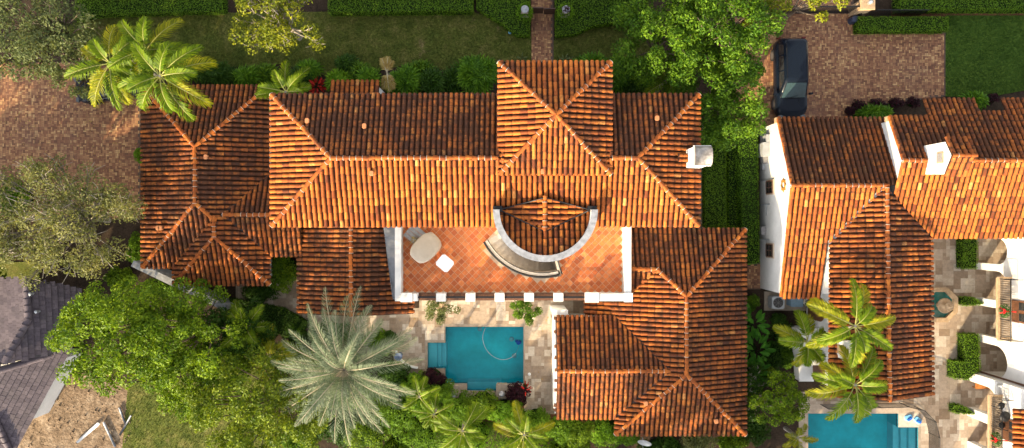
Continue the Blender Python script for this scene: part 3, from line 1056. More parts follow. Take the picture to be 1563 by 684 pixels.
x0, y1 = XY(653, 523); x1, y0 = XY(680, 562)
w3 = (x1 - x0)
st = [(x0, x0 + w3 * 0.5, y0, y1, -0.22), (x0 + w3 * 0.5, x0 + w3 * 0.75, y0, y1, -0.42), (x0 + w3 * 0.75, x1, y0, y1, -0.62)]
lx0, ly1 = XY(713, 585); lx1, ly0 = XY(765, 596)
st.append((lx0, lx1, ly0, ly1, -0.45))
p1 = pool('rectangular teal swimming pool below the tiled terrace with a step alcove at its left', pool1, 1.35, -0.07, st)
lb = MB()
for q in ((731, 507), (781, 523), (785, 549)):
    a = XY(*q); lb.lathe((a[0], a[1], -1.345), [(0.16, 0), (0.16, 0.02), (0.03, 0.03)], 0, 12)
lb.build('drain', M['lamp'], p1)
x0, y1 = XY(1371, 652); x1, y0 = XY(1401, 745)
st = [(x1 - 0.45, x1, y0, y1, -0.25), (x1 - 0.85, x1 - 0.45, y0, y1, -0.45), (x0, x1 - 0.85, y0, y1, -0.65)]
p2 = pool('teal swimming pool behind the black mesh fence beside the palm group', pool2, 1.35, -0.07, st)
lb = MB()
for q in ((1246, 662), (1246, 676)):
    a = XY(*q); lb.lathe((a[0], a[1], -1.345), [(0.16, 0), (0.16, 0.02), (0.03, 0.03)], 0, 12)
lb.build('drain', M['lamp'], p2)
cp = MB()
ax, ay = XY(1219, 617); bx_, by_ = XY(1402, 631)
cp.box(ax, bx_, by_, ay, 0.012, 0.045); cx_, cy_ = XY(1233, 760); cp.box(ax, cx_, cy_, by_ + 0.001, 0.012, 0.045)
q = XY(1371, 652); cp.box(q[0], bx_, q[1], by_ - 0.002, 0.012, 0.045)
cp.build('coping', M['trav'], p2)
cp = MB()
a = XY(680, 585); b = XY(713, 612); cp.box(a[0] - .6, lx0, ly0 - 0.55, a[1], 0.012, 0.05)
cp.box(lx0, lx1, ly0 - 0.55, ly0, 0.012, 0.05)
cp.box(lx1, lx1 + 1.4, ly0 - 0.55, ly1, 0.012, 0.05)
cp.build('coping', M['trav'], p1)

# pool cleaner and its hose
root = thing('pool_cleaner', P(792, 523, -1.3), 'dark blue pool cleaner near the right end of the main pool', 'pool cleaner')
mb = MB(); c = P(792, 523, -1.3); mb.obox(c, 0.34, 0.26, 0.18, 0.5, 0, 0.7, 0.08); mb.obox((c[0] - .15, c[1] + .1, c[2] + 0.02), 0.22, 0.16, 0.14, 0.5, 0, 0.7, 0.05)
mb.build('body', M['blue'], root)
mb = MB(); path = []
for (x, y) in ((741, 500), (737, 512), (738, 524), (744, 536), (754, 545), (766, 549), (778, 547), (787, 540), (792, 530)):
    q = P(x, y, -0.045); path.append(q)
path[-1].z = -0.5
sm = []
for i in range(len(path) - 1):
    for t in (0, 0.33, 0.66):
        a = path[max(i - 1, 0)]; b = path[i]; c2 = path[i + 1]; d = path[min(i + 2, len(path) - 1)]
        sm.append(0.5 * ((2 * b) + (c2 - a) * t + (2 * a - 5 * b + 4 * c2 - d) * t * t + (3 * b - a - 3 * c2 + d) * t ** 3))
mb.tube(sm + [path[-1]], 0.014, 0, 6); mb.build('hose', M['lgrey'], root)

# pedestals with lanterns on the low pool wall
for (px, py, lab, pl) in ((694, 596, 'travertine pedestal with a stone finial left of the pool edge', 1), (766, 594, 'travertine pedestal beside the burgundy shrub at the pool edge', 0)):
    q = XY(px, py)
    root = thing('pedestal', (q[0], q[1], 0), lab, 'pedestal')
    mb = MB(); mb.obox((q[0], q[1], 0), 0.64, 0.82, 0.55, 0, 0); mb.obox((q[0], q[1], 0.55), 0.72, 0.90, 0.09, 0, 0, 0.97); mb.build('base', M['grout'], root)
    mb = MB(); mb.lathe((q[0], q[1] - 0.08, 0.64), [(0.13, 0), (0.07, 0.06), (0.17, 0.2), (0.19, 0.3), (0.15, 0.42), (0.05, 0.5)], 0, 14); mb.build('finial', M['cap'], root)
mb = MB(); q = XY(808, 571); mb.lathe((q[0], q[1], 0.03), [(0.10, 0), (0.10, 0.012), (0.02, 0.015)], 0, 14)
o = mb.build('skimmer_lid', M['white'], None, (q[0], q[1], 0.03)); tag(o, 'round white skimmer lid set in the deck right of the pool', 'lid')

# ================================================================== MAIN HOUSE
K = 0.377
house = thing('tiled_villa', (0, 0, 0), 'large two storey villa with orange barrel tile roofs around a red terrace', 'house')
MX0, MX1, MY0, MY1 = -13.17, 10.24, -0.09, 7.08
main_roof, mzr = hip_roof(house, MX0, MX1, MY0, MY1, 6.2, K, 'x', gutters='nsw', ridges=False, dirt=[-.38, .40, -.2, .1])
ym = (MY0 + MY1) / 2; hf = (MY1 - MY0) / 2
rb = MB()
ra = Vector((MX0 + hf, ym, mzr)); rc = Vector((MX1 - hf, ym, mzr))
for a, b in ((Vector((MX0, MY0, 6.2)), ra), (Vector((MX0, MY1, 6.2)), ra), (Vector((MX1, MY0, 6.2)), rc), (Vector((MX1, MY1, 6.2)), rc), (ra, Vector((-0.75, ym, mzr))), (Vector((5.3, ym, mzr)), rc)):
    rb = MB(); ridge(rb, a, b); rb.build('ridge_cap', [M['tile'], M['pan'], M['mortar']], main_roof)
walls(house, rect(MX0 + 0.45, MX1 - 0.45, MY0 + 0.45, MY1 - 0.45), 0, 6.15)


def on_main(px, py):
    z = 6.8
    for _ in range(6):
        v = P(px, py, z); z = 6.2 + min(v.y - MY0, MY1 - v.y) * K
    return P(px, py, z + 0.05)


for (px, py) in ((470, 185), (557, 193), (568, 265), (828, 262), (1002, 181)):
    roof_vent(main_roof, on_main(px, py))
# entry tower with a pyramid roof
tx0, tx1, ty1 = -0.68, 5.24, 8.58; ty0 = ty1 - 5.92
tower_roof, tz = hip_roof(house, tx0, tx1, ty0, ty1, 7.42, K, 'y', gutters='nwe', dirt=[-.3, .05, -.15, -.1])
walls(house, rect(tx0 + 0.25, tx1 - 0.25, ty0 + 0.3, ty1 - 0.3), 0, 7.38)
# porch roof on the north side
porch = [(-10.76, 8.45), (-7.85, 8.45), (-7.85, 6.8), (-10.76, 6.8)]
roof_part(house, [[(porch[0][0], 8.45, 3.0), (porch[1][0], 8.45, 3.0), (porch[1][0], 6.7, 3.62), (porch[0][0], 6.7, 3.62)]], [])
walls(house, rect(-10.6, -8.0, 6.9, 8.25), 0, 2.95)

# chimney
ch = MB()
cxa, cxb = 9.46, 10.26; cya, cyb = 3.05, 4.02
ch.box(cxa, cxb, cya, cyb, 4.5, 8.25)
ch.box(cxa - 0.05, cxb + 0.05, cya - 0.05, cyb + 0.05, 8.25, 8.38)
cho = ch.build('chimney', M['stucco'], house)
ch = MB()
n = len(ch.v); seg = 8
for x in (cxa - 0.02, cxb + 0.06):
    for i in range(seg + 1):
        a = PI * i / seg; ch.v.append((x, (cya + cyb) / 2 - math.cos(a) * 0.5, 8.38 + math.sin(a) * 0.3))
for i in range(seg): ch.face([n + i, n + i + 1, n + seg + 2 + i, n + seg + 1 + i], 0, True)
ch.face([n + i for i in range(seg + 1)], 0); ch.face([n + seg + 1 + i for i in range(seg, -1, -1)], 0)
ch.build('chimney_cap', M['copper'], cho)
sd = MB()
tile_face(sd, [(8.9, 3.3, 7.02), (9.45, 3.3, 6.92), (9.45, 3.8, 6.92), (8.9, 3.8, 7.02)])
sd.build('saddle', [M['tile'], M['pan']], cho)

# left one storey wings
ZE = 2.9
def valley(parent, pts, w=0.16, mt='iron'):
    for a, b in zip(pts, pts[1:]):
        a, b = Vector(a), Vector(b); t = (b - a).normalized(); sd = t.cross(Vector((0, 0, 1))).normalized() * w; mb = MB()
        mb.poly([a - sd + Vector((0, 0, .03)), b - sd + Vector((0, 0, .03)), b + Vector((0, 0, .012)), a + Vector((0, 0, .012))])
        mb.poly([a + Vector((0, 0, .012)), b + Vector((0, 0, .012)), b + sd + Vector((0, 0, .03)), a + sd + Vector((0, 0, .03))])
        mb.build('valley', M[mt], parent)


za = ZE + 3.76 * K
aN, aS = (-18.21, 4.43, za), (-18.21, 1.19, za)
zE = lambda x: ZE + K * (-14.45 - x)
zS = lambda y: ZE + K * (y + 2.57)
wing_a = roof_part(house, [
    [(-21.97, 8.19, ZE), (-21.97, -2.57, ZE), aS, aN],
    [(-14.45, 8.19, ZE), (-21.97, 8.19, ZE), aN],
    [(-21.97, -2.57, ZE), (-20.2, -2.57, ZE), (-17.45, 0.18, zS(0.18)), (-17.3, 0.28, zS(0.28)), aS],
    [aS, (-17.3, 0.28, zE(-17.3)), (-17.0, 0.5, zE(-17.0)), (-16.8, 0.62, zE(-16.8)), (-14.45, 2.98, ZE), (-14.45, 8.19, ZE), aN]],
    [(aS, aN), ((-21.97, 8.19, ZE), aN), ((-14.45, 8.19, ZE), aN), ((-21.97, -2.57, ZE), aS), ((-17.35, 0.33, zE(-17.35)), aS)], dirt=.36)  # offset holds weathering plus tree shade painted into the tile colour
valley(wing_a, [(-17.2, 0.4, 3.93), (-20.1, -2.57, ZE)]); valley(wing_a, [(-16.85, 0.53, 3.8), (-14.45, 2.93, ZE)])
walls(house, rect(-21.6, -14.8, -2.2, 7.8), 0, ZE - 0.03)
bz0 = ZE + 0.01 + 2.85 * K; bq = (-17.25, -0.74, bz0)
wing_b = roof_part(house, [
    [(-20.1, -3.59, ZE + .01), (-14.4, -3.59, ZE + .01), bq],
    [(-20.1, -3.59, ZE + .01), bq, (-17.25, 0.40, bz0), (-17.32, 0.25, bz0 - .07 * K), (-20.1, -2.5, ZE + .01)],
    [(-14.4, -3.59, ZE + .01), (-14.4, -1.87, ZE + .01), (-16.85, 0.50, bz0 - .4 * K), (-17.25, 0.50, bz0), bq]], [], dirt=.2)
valley(wing_b, [(-16.75, 0.48, 3.79), (-14.4, -1.87, ZE)])
rb = MB()
bz = ZE + 0.01 + 2.85 * K; bp = Vector((-17.25, -3.59 + 2.85, bz))
for a, b in ((Vector((-20.1, -3.59, ZE)), bp), (Vector((-14.4, -3.59, ZE)), bp), (bp, Vector((-17.25, 0.45, bz)))):
    rb = MB(); ridge(rb, a, b); rb.build('ridge_cap', [M['tile'], M['pan'], M['mortar']], wing_b)
walls(house, rect(-19.7, -14.8, -3.2, -1.9), 0, ZE - 0.04)
cz = ZE + 2.4 * K
wing_c = roof_part(house, [[(-12.4, -1.87, ZE), (-12.4, 0.53, cz), (-16.7, 0.53, cz), (-14.3, -1.87, ZE)], [(-12.4, 2.93, ZE), (-14.35, 2.93, ZE), (-16.75, 0.53, cz), (-12.4, 0.53, cz)]], [((-16.8, 0.53, cz), (-12.9, 0.53, cz))], None, [((-14.4, -1.87, ZE), (-12.6, -1.87, ZE))], dirt=.25)
walls(house, rect(-15, -12.5, -1.55, 2.4), 0, ZE - 0.05)
roof_vent(wing_a, P(243, 348, 3.6), 0.2); roof_vent(wing_a, P(247, 348, 3.6), 0.2); roof_vent(wing_a, P(316, 240, 4.1))
# wing D beside the terrace
wing_d, dz = hip_roof(house, -12.69, -5.87, -5.34, 2.0, ZE, K, 'y', 'gable', 'gable', dirt=.3)
walls(house, rect(-12.3, -6.4, -5.0, 1.9), 0, ZE - 0.06)
mb = MB()
q0, q1, q2, q3 = P(585, 345, 3.9), P(603, 345, 4.15), P(603.5, 457, 3.6), P(599, 457, 3.45)
mb.poly([q0, q3, q2, q1]); mb.poly([q0 - Vector((0, 0, .5)), q3 - Vector((0, 0, .5)), q3, q0]); mb.poly([q3, q3 - Vector((0, 0, .6)), q2 - Vector((0, 0, .6)), q2])
mb.build('flashing', M['metal'], house)

# terrace block
TZ = 3.4
t_in = [(-6.42, -4.04), (6.50, -4.04), (6.50, 0.5), (-6.42, 0.5)]
RC = Vector((1.77, 0.77)); RO, RI = 2.76, 2.46


def arc(r, a0, a1, n): return [(RC.x + r * math.cos(math.radians(a0 + (a1 - a0) * i / n)), RC.y + r * math.sin(math.radians(a0 + (a1 - a0) * i / n))) for i in range(n + 1)]


well = arc(2.84, -152, -74, 20) + arc(3.86, -74, -152, 20)
walls(house, rect(-6.72, 6.9, -4.5, -4.2), 0, TZ - 0.1)
walls(house, rect(-6.72, -6.42, -4.2, 0.4), 0, TZ - 0.1)
walls(house, rect(6.5, 6.9, -4.2, 0.4), 0, TZ - 0.1)
mb = MB()
mb.holes(t_in, [well], TZ, 1)
th = 0.30
ca = math.cos(PI / 4)
for i in range(-60, 60):
    for j in range(-60, 60):
        u, v = i * th, j * th
        pts = [((u + a) * ca - (v + b) * ca, (u + a) * ca + (v + b) * ca) for a, b in ((0.010, 0.010), (th - 0.010, 0.010), (th - 0.010, th - 0.010), (0.010, th - 0.010))]
        pts = [(x, y - 2.0) for x, y in pts]
        cx_, cy_ = sum(p[0] for p in pts) / 4, sum(p[1] for p in pts) / 4
        if not inside(t_in, cx_, cy_): continue
        if any(inside(well, *p) for p in pts + [(cx_, cy_)]): continue
        pts = [(min(6.5, max(-6.42, x)), min(0.5, max(-4.04, y))) for x, y in pts]
        mb.poly([(x, y, TZ + 0.006 + random.uniform(0, 0.004)) for x, y in pts], 0)
terr = mb.build('terrace_floor', [M['terra'], M['lgrout']], house)
# parapets
mb = MB()
mb.box(-6.75, -6.40, -4.45, 0.6, 2.5, 4.2); mb.box(-6.40, -5.45, -4.45, -4.02, 2.5, 4.2)
mb.box(-6.42, -5.75, -4.5, -3.97, 4.2, 4.26)
mb.build('parapet', M['stucco'], house)
mb = MB()
mb.box(6.50, 6.88, -4.45, 0.3, 2.5, 4.2); mb.box(4.25, 6.48, -4.45, -4.02, 2.5, 4.2); mb.box(4.2, 5.0, -4.52, -3.95, 4.2, 4.27)
mb.box(6.45, 6.95, -4.5, -3.98, 4.205, 4.265)
mb.build('parapet', M['stucco'], house)
mb = MB(); mb.box(-5.45, 4.25, -4.47, -4.03, 3.2, 3.62); mb.build('terrace_edge', M['wood'], house)
for px in (673, 718, 762.5, 807.5, 852.5):
    x = (px - CX) * (45 - 4.2) / F
    mb = MB(); mb.box(x - 0.27, x + 0.27, -4.45, -4.02, 2.9, 4.12); mb.obox((x, -4.235, 4.12), 0.57, 0.48, 0.12, 0, 0, 0.96); mb.build('pillar', M['stucco'], house)
bays = [(-5.45, (673 - CX) * 40.8 / F - .27)] + [((a - CX) * 40.8 / F + .27, (b - CX) * 40.8 / F - .27) for a, b in ((673, 718), (718, 762.5), (762.5, 807.5), (807.5, 852.5))] + [((852.5 - CX) * 40.8 / F + .27, 4.25)]
for a, b in bays:
    mb = MB(); mb.box(a, b, -4.29, -4.19, 4.02, 4.07); mb.box(a, b, -4.265, -4.215, 3.68, 3.72)
    n = max(2, int((b - a) / 0.12))
    for i in range(1, n):
        x = a + (b - a) * i / n; mb.box(x - 0.02, x + 0.02, -4.26, -4.22, 3.62, 4.02)
        if i % 2: mb.lathe((x, -4.24, 3.80), [(0.01, 0), (0.05, 0.05), (0.05, 0.09), (0.01, 0.14)], 0, 6)
    mb.build('railing', M['iron'], house)

# round stair tower: curved wall, reversed shed roof and cricket
mb = MB()
ao, ai = arc(RO, 180, 360, 40), arc(RI, 180, 360, 40)
mb.prism([(x, y) for x, y in ao] + ai[::-1], 2.0, 7.50)
tw = mb.build('wall', M['stucco'], house)
mb = MB()
mb.prism(arc(RO + 0.02, 180, 360, 48) + arc(RI - 0.03, 180, 360, 48)[::-1], 7.502, 7.56)
mb.build('wall_cap', M['cap'], tw)
zs = lambda y: 6.62 + 0.32 * (0.77 - y)
sh = arc(RI + 0.02, 180, 360, 24)
face_s = [(x, y, zs(y)) for x, y in sh]
kN, kS = (1.77, 1.42, 6.98), (1.77, -0.42, 6.98)
kW, kE = (-0.68, 0.77, 6.70), (4.22, 0.77, 6.70)
cr = roof_part(house, [face_s, [kN, kW, kS], [kN, kS, kE]], [((1.77, 1.5, 6.98), (1.77, -0.5, 6.98))], dirt=[.0, -.1, -.1])
mb = MB()
for a, b in ((kN, kW), (kN, kE), (kS, kW), (kS, kE)):
    a, b = Vector(a), Vector(b); mb.tube([a + Vector((0, 0, 0.1)), b + Vector((0, 0, 0.1))], 0.04, 0, 6)
mb.obox((-0.78, 0.82, 6.6), 0.5, 0.3, 0.35, 0, 0); mb.obox((4.32, 0.82, 6.6), 0.5, 0.3, 0.35, 0, 0)
mb.build('valley', M['iron'], cr)
# curved stair in its well
sm_ = MB()
NS = 13
for i in range(NS):
    a0 = -152 + 78 * i / NS; a1 = -152 + 78 * (i + 1) / NS
    zt = TZ - 0.02 - 0.19 * i
    sm_.prism(arc(2.84, a0, a1, 3) + arc(3.62, a1, a0, 3), zt - 0.5, zt)
M['step_stone'] = plain('step_stone', (0.64, 0.56, 0.47), 0.8, var=0.2)
stair = sm_.build('staircase', M['step_stone'], house)
mb = MB(); mb.holes(arc(2.82, -153, -73, 20) + arc(3.9, -73, -153, 20), [], 0.06); mb.build('stair_floor', M['grout'], stair)
mb = MB(); mb.prism(arc(3.62, -152, -74, 24) + arc(3.80, -74, -152, 24), 0.1, 3.62)
mb.prism(arc(2.84, -75.5, -73, 2) + arc(3.80, -73, -75.5, 2), 0.1, 3.62); mb.build('kerb', M['step_stone'], stair)
mb = MB()
for r, zz in ((3.86, 4.3), (3.86, 3.66), (3.60, 3.9)):
    mb.tube([(x, y, zz) for x, y in arc(r, -152, -74, 26)], 0.035 if zz > 4 else 0.028, 0, 6)
for x, y in arc(3.86, -152, -74, 46): mb.tube([(x, y, 3.4), (x, y, 4.3)], 0.014, 0, 4)
e0, e1 = arc(2.95, -73, -73, 1)[0], arc(3.86, -73, -73, 1)[0]
for zz in (4.3, 3.7): mb.tube([(e0[0], e0[1], zz), (e1[0], e1[1], zz)], 0.03, 0, 6)
for i in range(8):
    t = i / 7; x, y = e0[0] + (e1[0] - e0[0]) * t, e0[1] + (e1[1] - e0[1]) * t; mb.tube([(x, y, 3.6), (x, y, 4.3)], 0.014, 0, 4)
mb.build('railing', M['iron'], stair)

# right one storey wings
h = 3.85; ez = 3.0; ezr = ez + K * h
ax, ay0, ay1 = 9.98, -8.63, -4.16
plane_w = lambda x: ezr - K * (ax - x)
faces = [
    [(13.83, -12.48, ez), (13.83, -0.31, ez), (ax, ay1, ezr), (ax, ay0, ezr)],
    [(6.13, -12.48, ez), (13.83, -12.48, ez), (ax, ay0, ezr)],
    [(13.83, -0.31, ez), (6.9, -0.31, ez), (6.9, -2.62, ez + K * 2.31), (8.44, -2.62, ez + K * 2.31), (ax, ay1, ezr)],
    [(ax, ay1, ezr), (8.44, -2.62, plane_w(8.44)), (6.86, -4.2, plane_w(6.86)), (6.86, -4.47, plane_w(6.86)), (4.4, -4.47, plane_w(4.4)), (4.4, -5.5, plane_w(4.4)), (6.15, -5.42, plane_w(6.15)), (9.18, -8.44, plane_w(9.18)), (9.18, -8.55, plane_w(9.18)), (6.15, -11.58, plane_w(6.15)), (6.13, -12.48, plane_w(6.13)), (ax, ay0, ezr)],
    [(6.9, -2.62, ez + K * 2.31), (6.9, -4.3, ez + K * 2.31 - K * 1.68), (8.44, -2.62, ez + K * 2.31)],
]
V_ = Vector
wing_e = roof_part(house, faces, [((13.83, -0.31, ez), (ax, ay1, ezr)), ((8.44, -2.62, plane_w(8.44)), (ax, ay1, ezr)), ((6.95, -2.62, plane_w(8.44)), (8.44, -2.62, plane_w(8.44))), ((ax, ay0, ezr), (ax, ay1, ezr)), ((6.13, -12.48, ez), (ax, ay0, ezr)), ((13.83, -12.48, ez), (ax, ay0, ezr))], dirt=[.3, .25, .36, .1, .1])
walls(house, rect(7.1, 13.45, -12.1, -0.7), 0, ez - 0.05)
fy0, fy1 = -11.51, -5.48; fz = ez + K * 3.015; fym = (fy0 + fy1) / 2
wing_f = roof_part(house, [[(2.6, fy0, ez), (6.03, fy0, ez), (9.04, fym, fz), (2.6, fym, fz)], [(9.04, fym, fz), (6.03, fy1, ez), (2.6, fy1, ez), (2.6, fym, fz)]], [((2.66, fym, fz), (9.1, fym, fz))], dirt=.25)
valley(wing_f, [(6.12, fy0, ez), (9.13, fym, fz), (6.12, fy1, ez)])
mb = MB()
n = len(mb.v)
out = [(fy0 + 0.25, 0), (fy1 - 0.2, 0), (fy1 - 0.2, ez - 0.05), (fym, fz - 0.06), (fy0 + 0.25, ez - 0.05)]
for x in (2.54, 6.0):
    for y, z in out: mb.v.append((x, y, z))
mb.face([n + i for i in range(4, -1, -1)]); mb.face([n + 5 + i for i in range(5)])
for i in range(5):
    j = (i + 1) % 5; mb.face([n + i, n + j, n + 5 + j, n + 5 + i])
wf = mb.build('wall', M['stucco'], house)
mb = MB()
rnd = random.Random(2)
for i in range(9):
    y = fy0 + 0.3 + (fy1 - fy0 - 0.6) * (i + rnd.uniform(-.3, .3)) / 8; zz = ez + (3.015 - abs(y - fym)) * K
    mb.obox((2.55, y, zz - 0.14), 0.16, 0.2, 0.1, rnd.uniform(-.4, .4), 0, 0.9)
mb.build('verge_stone', M['wood'], wf)
mb = MB(); mb.box(2.42, 3.3, -5.40, -5.15, 0, 2.7); mb.box(2.38, 3.34, -5.43, -5.12, 2.7, 2.78); mb.build('pillar', M['stucco'], house)
roof_vent(wing_e, P(985, 615, 3.7)); roof_vent(wing_e, P(1092, 642, 3.45), 0.1)
walls(house, rect(4.7, 7.2, -6.2, -4.6), 0, 2.2)

# white wall by the left wing
a, b = P(203, 402, 1.7), P(345, 470, 1.7)
d = (b - a).normalized(); nn = Vector((-d.y, d.x, 0)) * 0.16
mb = MB(); mb.prism([(a + nn)[:2], (a - nn)[:2], (b - nn)[:2], (b + nn)[:2]], 0, 1.7)
mb.prism([(a + nn * 1.25)[:2], (a - nn * 1.25)[:2], (b - nn * 1.25)[:2], (b + nn * 1.25)[:2]], 1.7, 1.78)
o = mb.build('boundary_wall', M['cap'], None, (a.x, a.y, 0)); tag(o, 'pale diagonal boundary wall below the left tiled wing', 'wall')

# ------------------------------------------------------------------ terrace furniture
q = P(651, 378, 3.41)
root = thing('covered_chair', q, 'large lounge chair under a beige fabric cover on the terrace', 'chair')
mb = MB()
rot = math.radians(46)
prof = [(0.0, 1.0), (0.35, 1.02), (0.62, 0.98), (0.76, 0.90), (0.82, 0.72)]
n = len(mb.v); sides = 40
for zz, sc in prof:
    for k in range(sides):
        a = 2 * PI * k / sides
        ex = 4.5
        x = 0.84 * sc * math.copysign(abs(math.cos(a)) ** (2 / ex), math.cos(a)); y = 0.56 * sc * math.copysign(abs(math.sin(a)) ** (2 / ex), math.sin(a))
        bulge = 0.03 * math.sin(a * 4 + zz * 3)
        y += 0.10 * (1 - (x / 0.9) ** 2) * (1 if y > 0 else -1); x += 0.06 * (1 - (y / 0.7) ** 2) * (1 if x > 0 else -1)
        zt = zz * (1.0 + 0.22 * (-(x) / 0.9) if zz > 0.5 else 1.0)
        xr = x * math.cos(rot) - y * math.sin(rot); yr = x * math.sin(rot) + y * math.cos(rot)
        mb.v.append((q.x + xr * (1 + bulge), q.y + yr * (1 + bulge), q.z + 0.02 + zt))
for i in range(len(prof) - 1):
    for k in range(sides):
        k2 = (k + 1) % sides
        mb.face([n + i * sides + k, n + i * sides + k2, n + (i + 1) * sides + k2, n + (i + 1) * sides + k], 0, True)
top = n + (len(prof) - 1) * sides
mb.v.append((q.x, q.y, q.z + 0.86)); cidx = len(mb.v) - 1
for k in range(sides): mb.face([top + k, top + (k + 1) % sides, cidx], 0, True)
mb.build('cover', M['beige'], root)
mb = MB()
for k in range(4):
    a = rot + PI / 4 + k * PI / 2; mb.box(q.x + 0.72 * math.cos(a) - .03, q.x + .72 * math.cos(a) + .03, q.y + .66 * math.sin(a) - .03, q.y + .66 * math.sin(a) + .03, q.z, q.z + 0.06)
mb.build('foot', M['grey'], root)
q = P(679, 402, 3.9)
root = thing('side_table', (q.x, q.y, 3.41), 'square white coffee table beside the beige covered chair', 'table')
mb = MB(); mb.obox((q.x, q.y, 3.84), 0.88, 0.80, 0.06, math.radians(-40), 0, 1, 0.12); mb.build('table_top', M['white'], root)
for k in range(4):
    a = math.radians(-40) + PI / 4 + k * PI / 2; mb = MB(); mb.obox((q.x + 0.44 * math.cos(a), q.y + 0.42 * math.sin(a), 3.41), 0.07, 0.07, 0.43, math.radians(-40)); mb.build('leg', M['white'], root)
q = P(633, 358, 3.8)
root = thing('slatted_table', (q.x, q.y, 3.41), 'grey slatted table tucked behind the beige covered chair', 'table')
r0 = math.radians(-40); t = Vector((math.cos(r0), math.sin(r0), 0)); s_ = Vector((-t.y, t.x, 0))
for k in range(4):
    c = Vector((q.x, q.y, 3.74)) + s_ * (-0.36 + 0.24 * k); mb = MB(); mb.obox(c, 1.0, 0.215, 0.04, r0); mb.build('slat', M['grey'], root)
for k in range(4):
    a = r0 + PI / 4 + k * PI / 2; mb = MB(); mb.obox((q.x + 0.55 * math.cos(a), q.y + 0.48 * math.sin(a), 3.41), 0.06, 0.06, 0.33, r0); mb.build('leg', M['grey'], root)
q = P(632, 366, 4.0)
root = thing('potted_plant', (q.x, q.y, 3.78), 'small pot of dry leaves standing on the grey slatted table', 'plant')
mb = MB(); mb.lathe((q.x, q.y, 3.782), [(0.07, 0), (0.10, 0.12), (0.11, 0.18), (0.09, 0.18)], 0, 12); mb.build('pot', M['lgrey'], root)
V = leafcloud(np.array([[q.x, q.y, 4.0]]) + RNG.normal(0, 0.09, (70, 3)), RNG.normal(0, 1, (70, 3)), 0.14, 0.4); quads_obj('leaf', V, 4, [LEAF['dry']], root)

# ================================================================== RIGHT HOUSE
rh = thing('courtyard_house', (20, 0, 0), 'white stucco house with orange tiled wings, arches and balconies around a courtyard', 'house')
# gabled west wing
g1 = roof_part(rh, [
    [(15.5, 6.17, 3.6), (15.48, 2.147, 5.7), (21.6, 2.147, 5.7), (21.9, 6.17, 3.6)],
    [(15.48, 2.147, 5.7), (15.66, -4.28, 3.7), (18.0, -4.28, 3.7), (18.0, -1.05, 4.706), (20.7, 2.1, 5.69), (20.8, 2.147, 5.7)]],
    [((15.45, 2.147, 5.7), (20.9, 2.147, 5.7))], None, (), dirt=[.42, -.25])
for a, b in (((15.58, 6.1, 3.58), (15.56, 2.2, 5.66)), ((15.72, -4.2, 3.66), (15.56, 2.1, 5.66))):
    mb = MB(); ridge(mb, a, b, r=0.10, mortar=False, lift=0.02); mb.build('verge_tile', [M['tile'], M['pan']], g1)


def gable_wall(parent, x0, x1, prof, name='wall'):
    mb = MB(); n = len(prof)
    for x in (x0, x1):
        for y, z in prof: mb.v.append((x, y, z))
    mb.face(range(n - 1, -1, -1)); mb.face(range(n, 2 * n))
    for i in range(n):
        j = (i + 1) % n; mb.face([i, j, n + j, n + i])
    return mb.build(name, M['stucco'], parent)


gw = gable_wall(rh, 15.77, 21.0, [(-4.08, 0), (6.04, 0), (6.04, 3.55), (2.147, 5.6), (-4.08, 3.66)])


def window(parent, x, y, z, w, hgt, facing=-1, muntin=2, arch=False):
    """window in a wall whose outer face is at x, facing -x (or +x)"""
    mb = MB(); d = facing
    mb.box(x + d * 0.01, x + d * 0.07, y - w / 2 - .09, y + w / 2 + .09, z - .09, z + hgt + .09)
    o = mb.build('window', M['beige_frame'], parent)
    mb = MB(); mb.box(x + d * 0.072, x + d * 0.085, y - w / 2, y + w / 2, z, z + hgt); p = mb.build('pane', M['glass'], o)
    mb = MB()
    for i in range(1, muntin):
        yy = y - w / 2 + w * i / muntin; mb.box(x + d * 0.087, x + d * 0.105, yy - .015, yy + .015, z, z + hgt)
    mb.box(x + d * 0.108, x + d * 0.12, y - w / 2, y + w / 2, z + hgt / 2 - .015, z + hgt / 2 + .015)
    for yy in (y - w / 2, y + w / 2): mb.box(x + d * 0.087, x + d * 0.105, yy - .025, yy + .025, z - .02, z + hgt + .02)
    for zz in (z, z + hgt): mb.box(x + d * 0.108, x + d * 0.122, y - w / 2, y + w / 2, zz - .025, zz + .025)
    mb.build('frame', M['wood'], o)
    return o


M['beige_frame'] = plain('beige_frame', (0.45, 0.36, 0.27), 0.8)
window(rh, 15.77, 2.24, 1.35, 0.75, 1.05); window(rh, 15.77, -1.62, 1.35, 0.75, 1.05)
# sun shaped ornament
mb = MB(); c = Vector((15.74, 2.25, 3.95)); n = len(mb.v)
R1 = [0.42 if i % 2 == 0 else 0.30 for i in range(16)]
for x in (15.72, 15.765):
    for i in range(16): mb.v.append((x, c.y + R1[i] * math.cos(PI * i / 8), c.z + R1[i] * math.sin(PI * i / 8)))
mb2n = len(mb.v)
for x in (15.72,):
    for i in range(16): mb.v.append((x, c.y + 0.17 * math.cos(PI * i / 8), c.z + 0.17 * math.sin(PI * i / 8)))
for i in range(16):
    j = (i + 1) % 16
    mb.face([n + i, n + j, n + 16 + j, n + 16 + i]); mb.face([n + i, mb2n + i, mb2n + j, n + j])
mb.build('sun_ornament', M['gold'], rh)
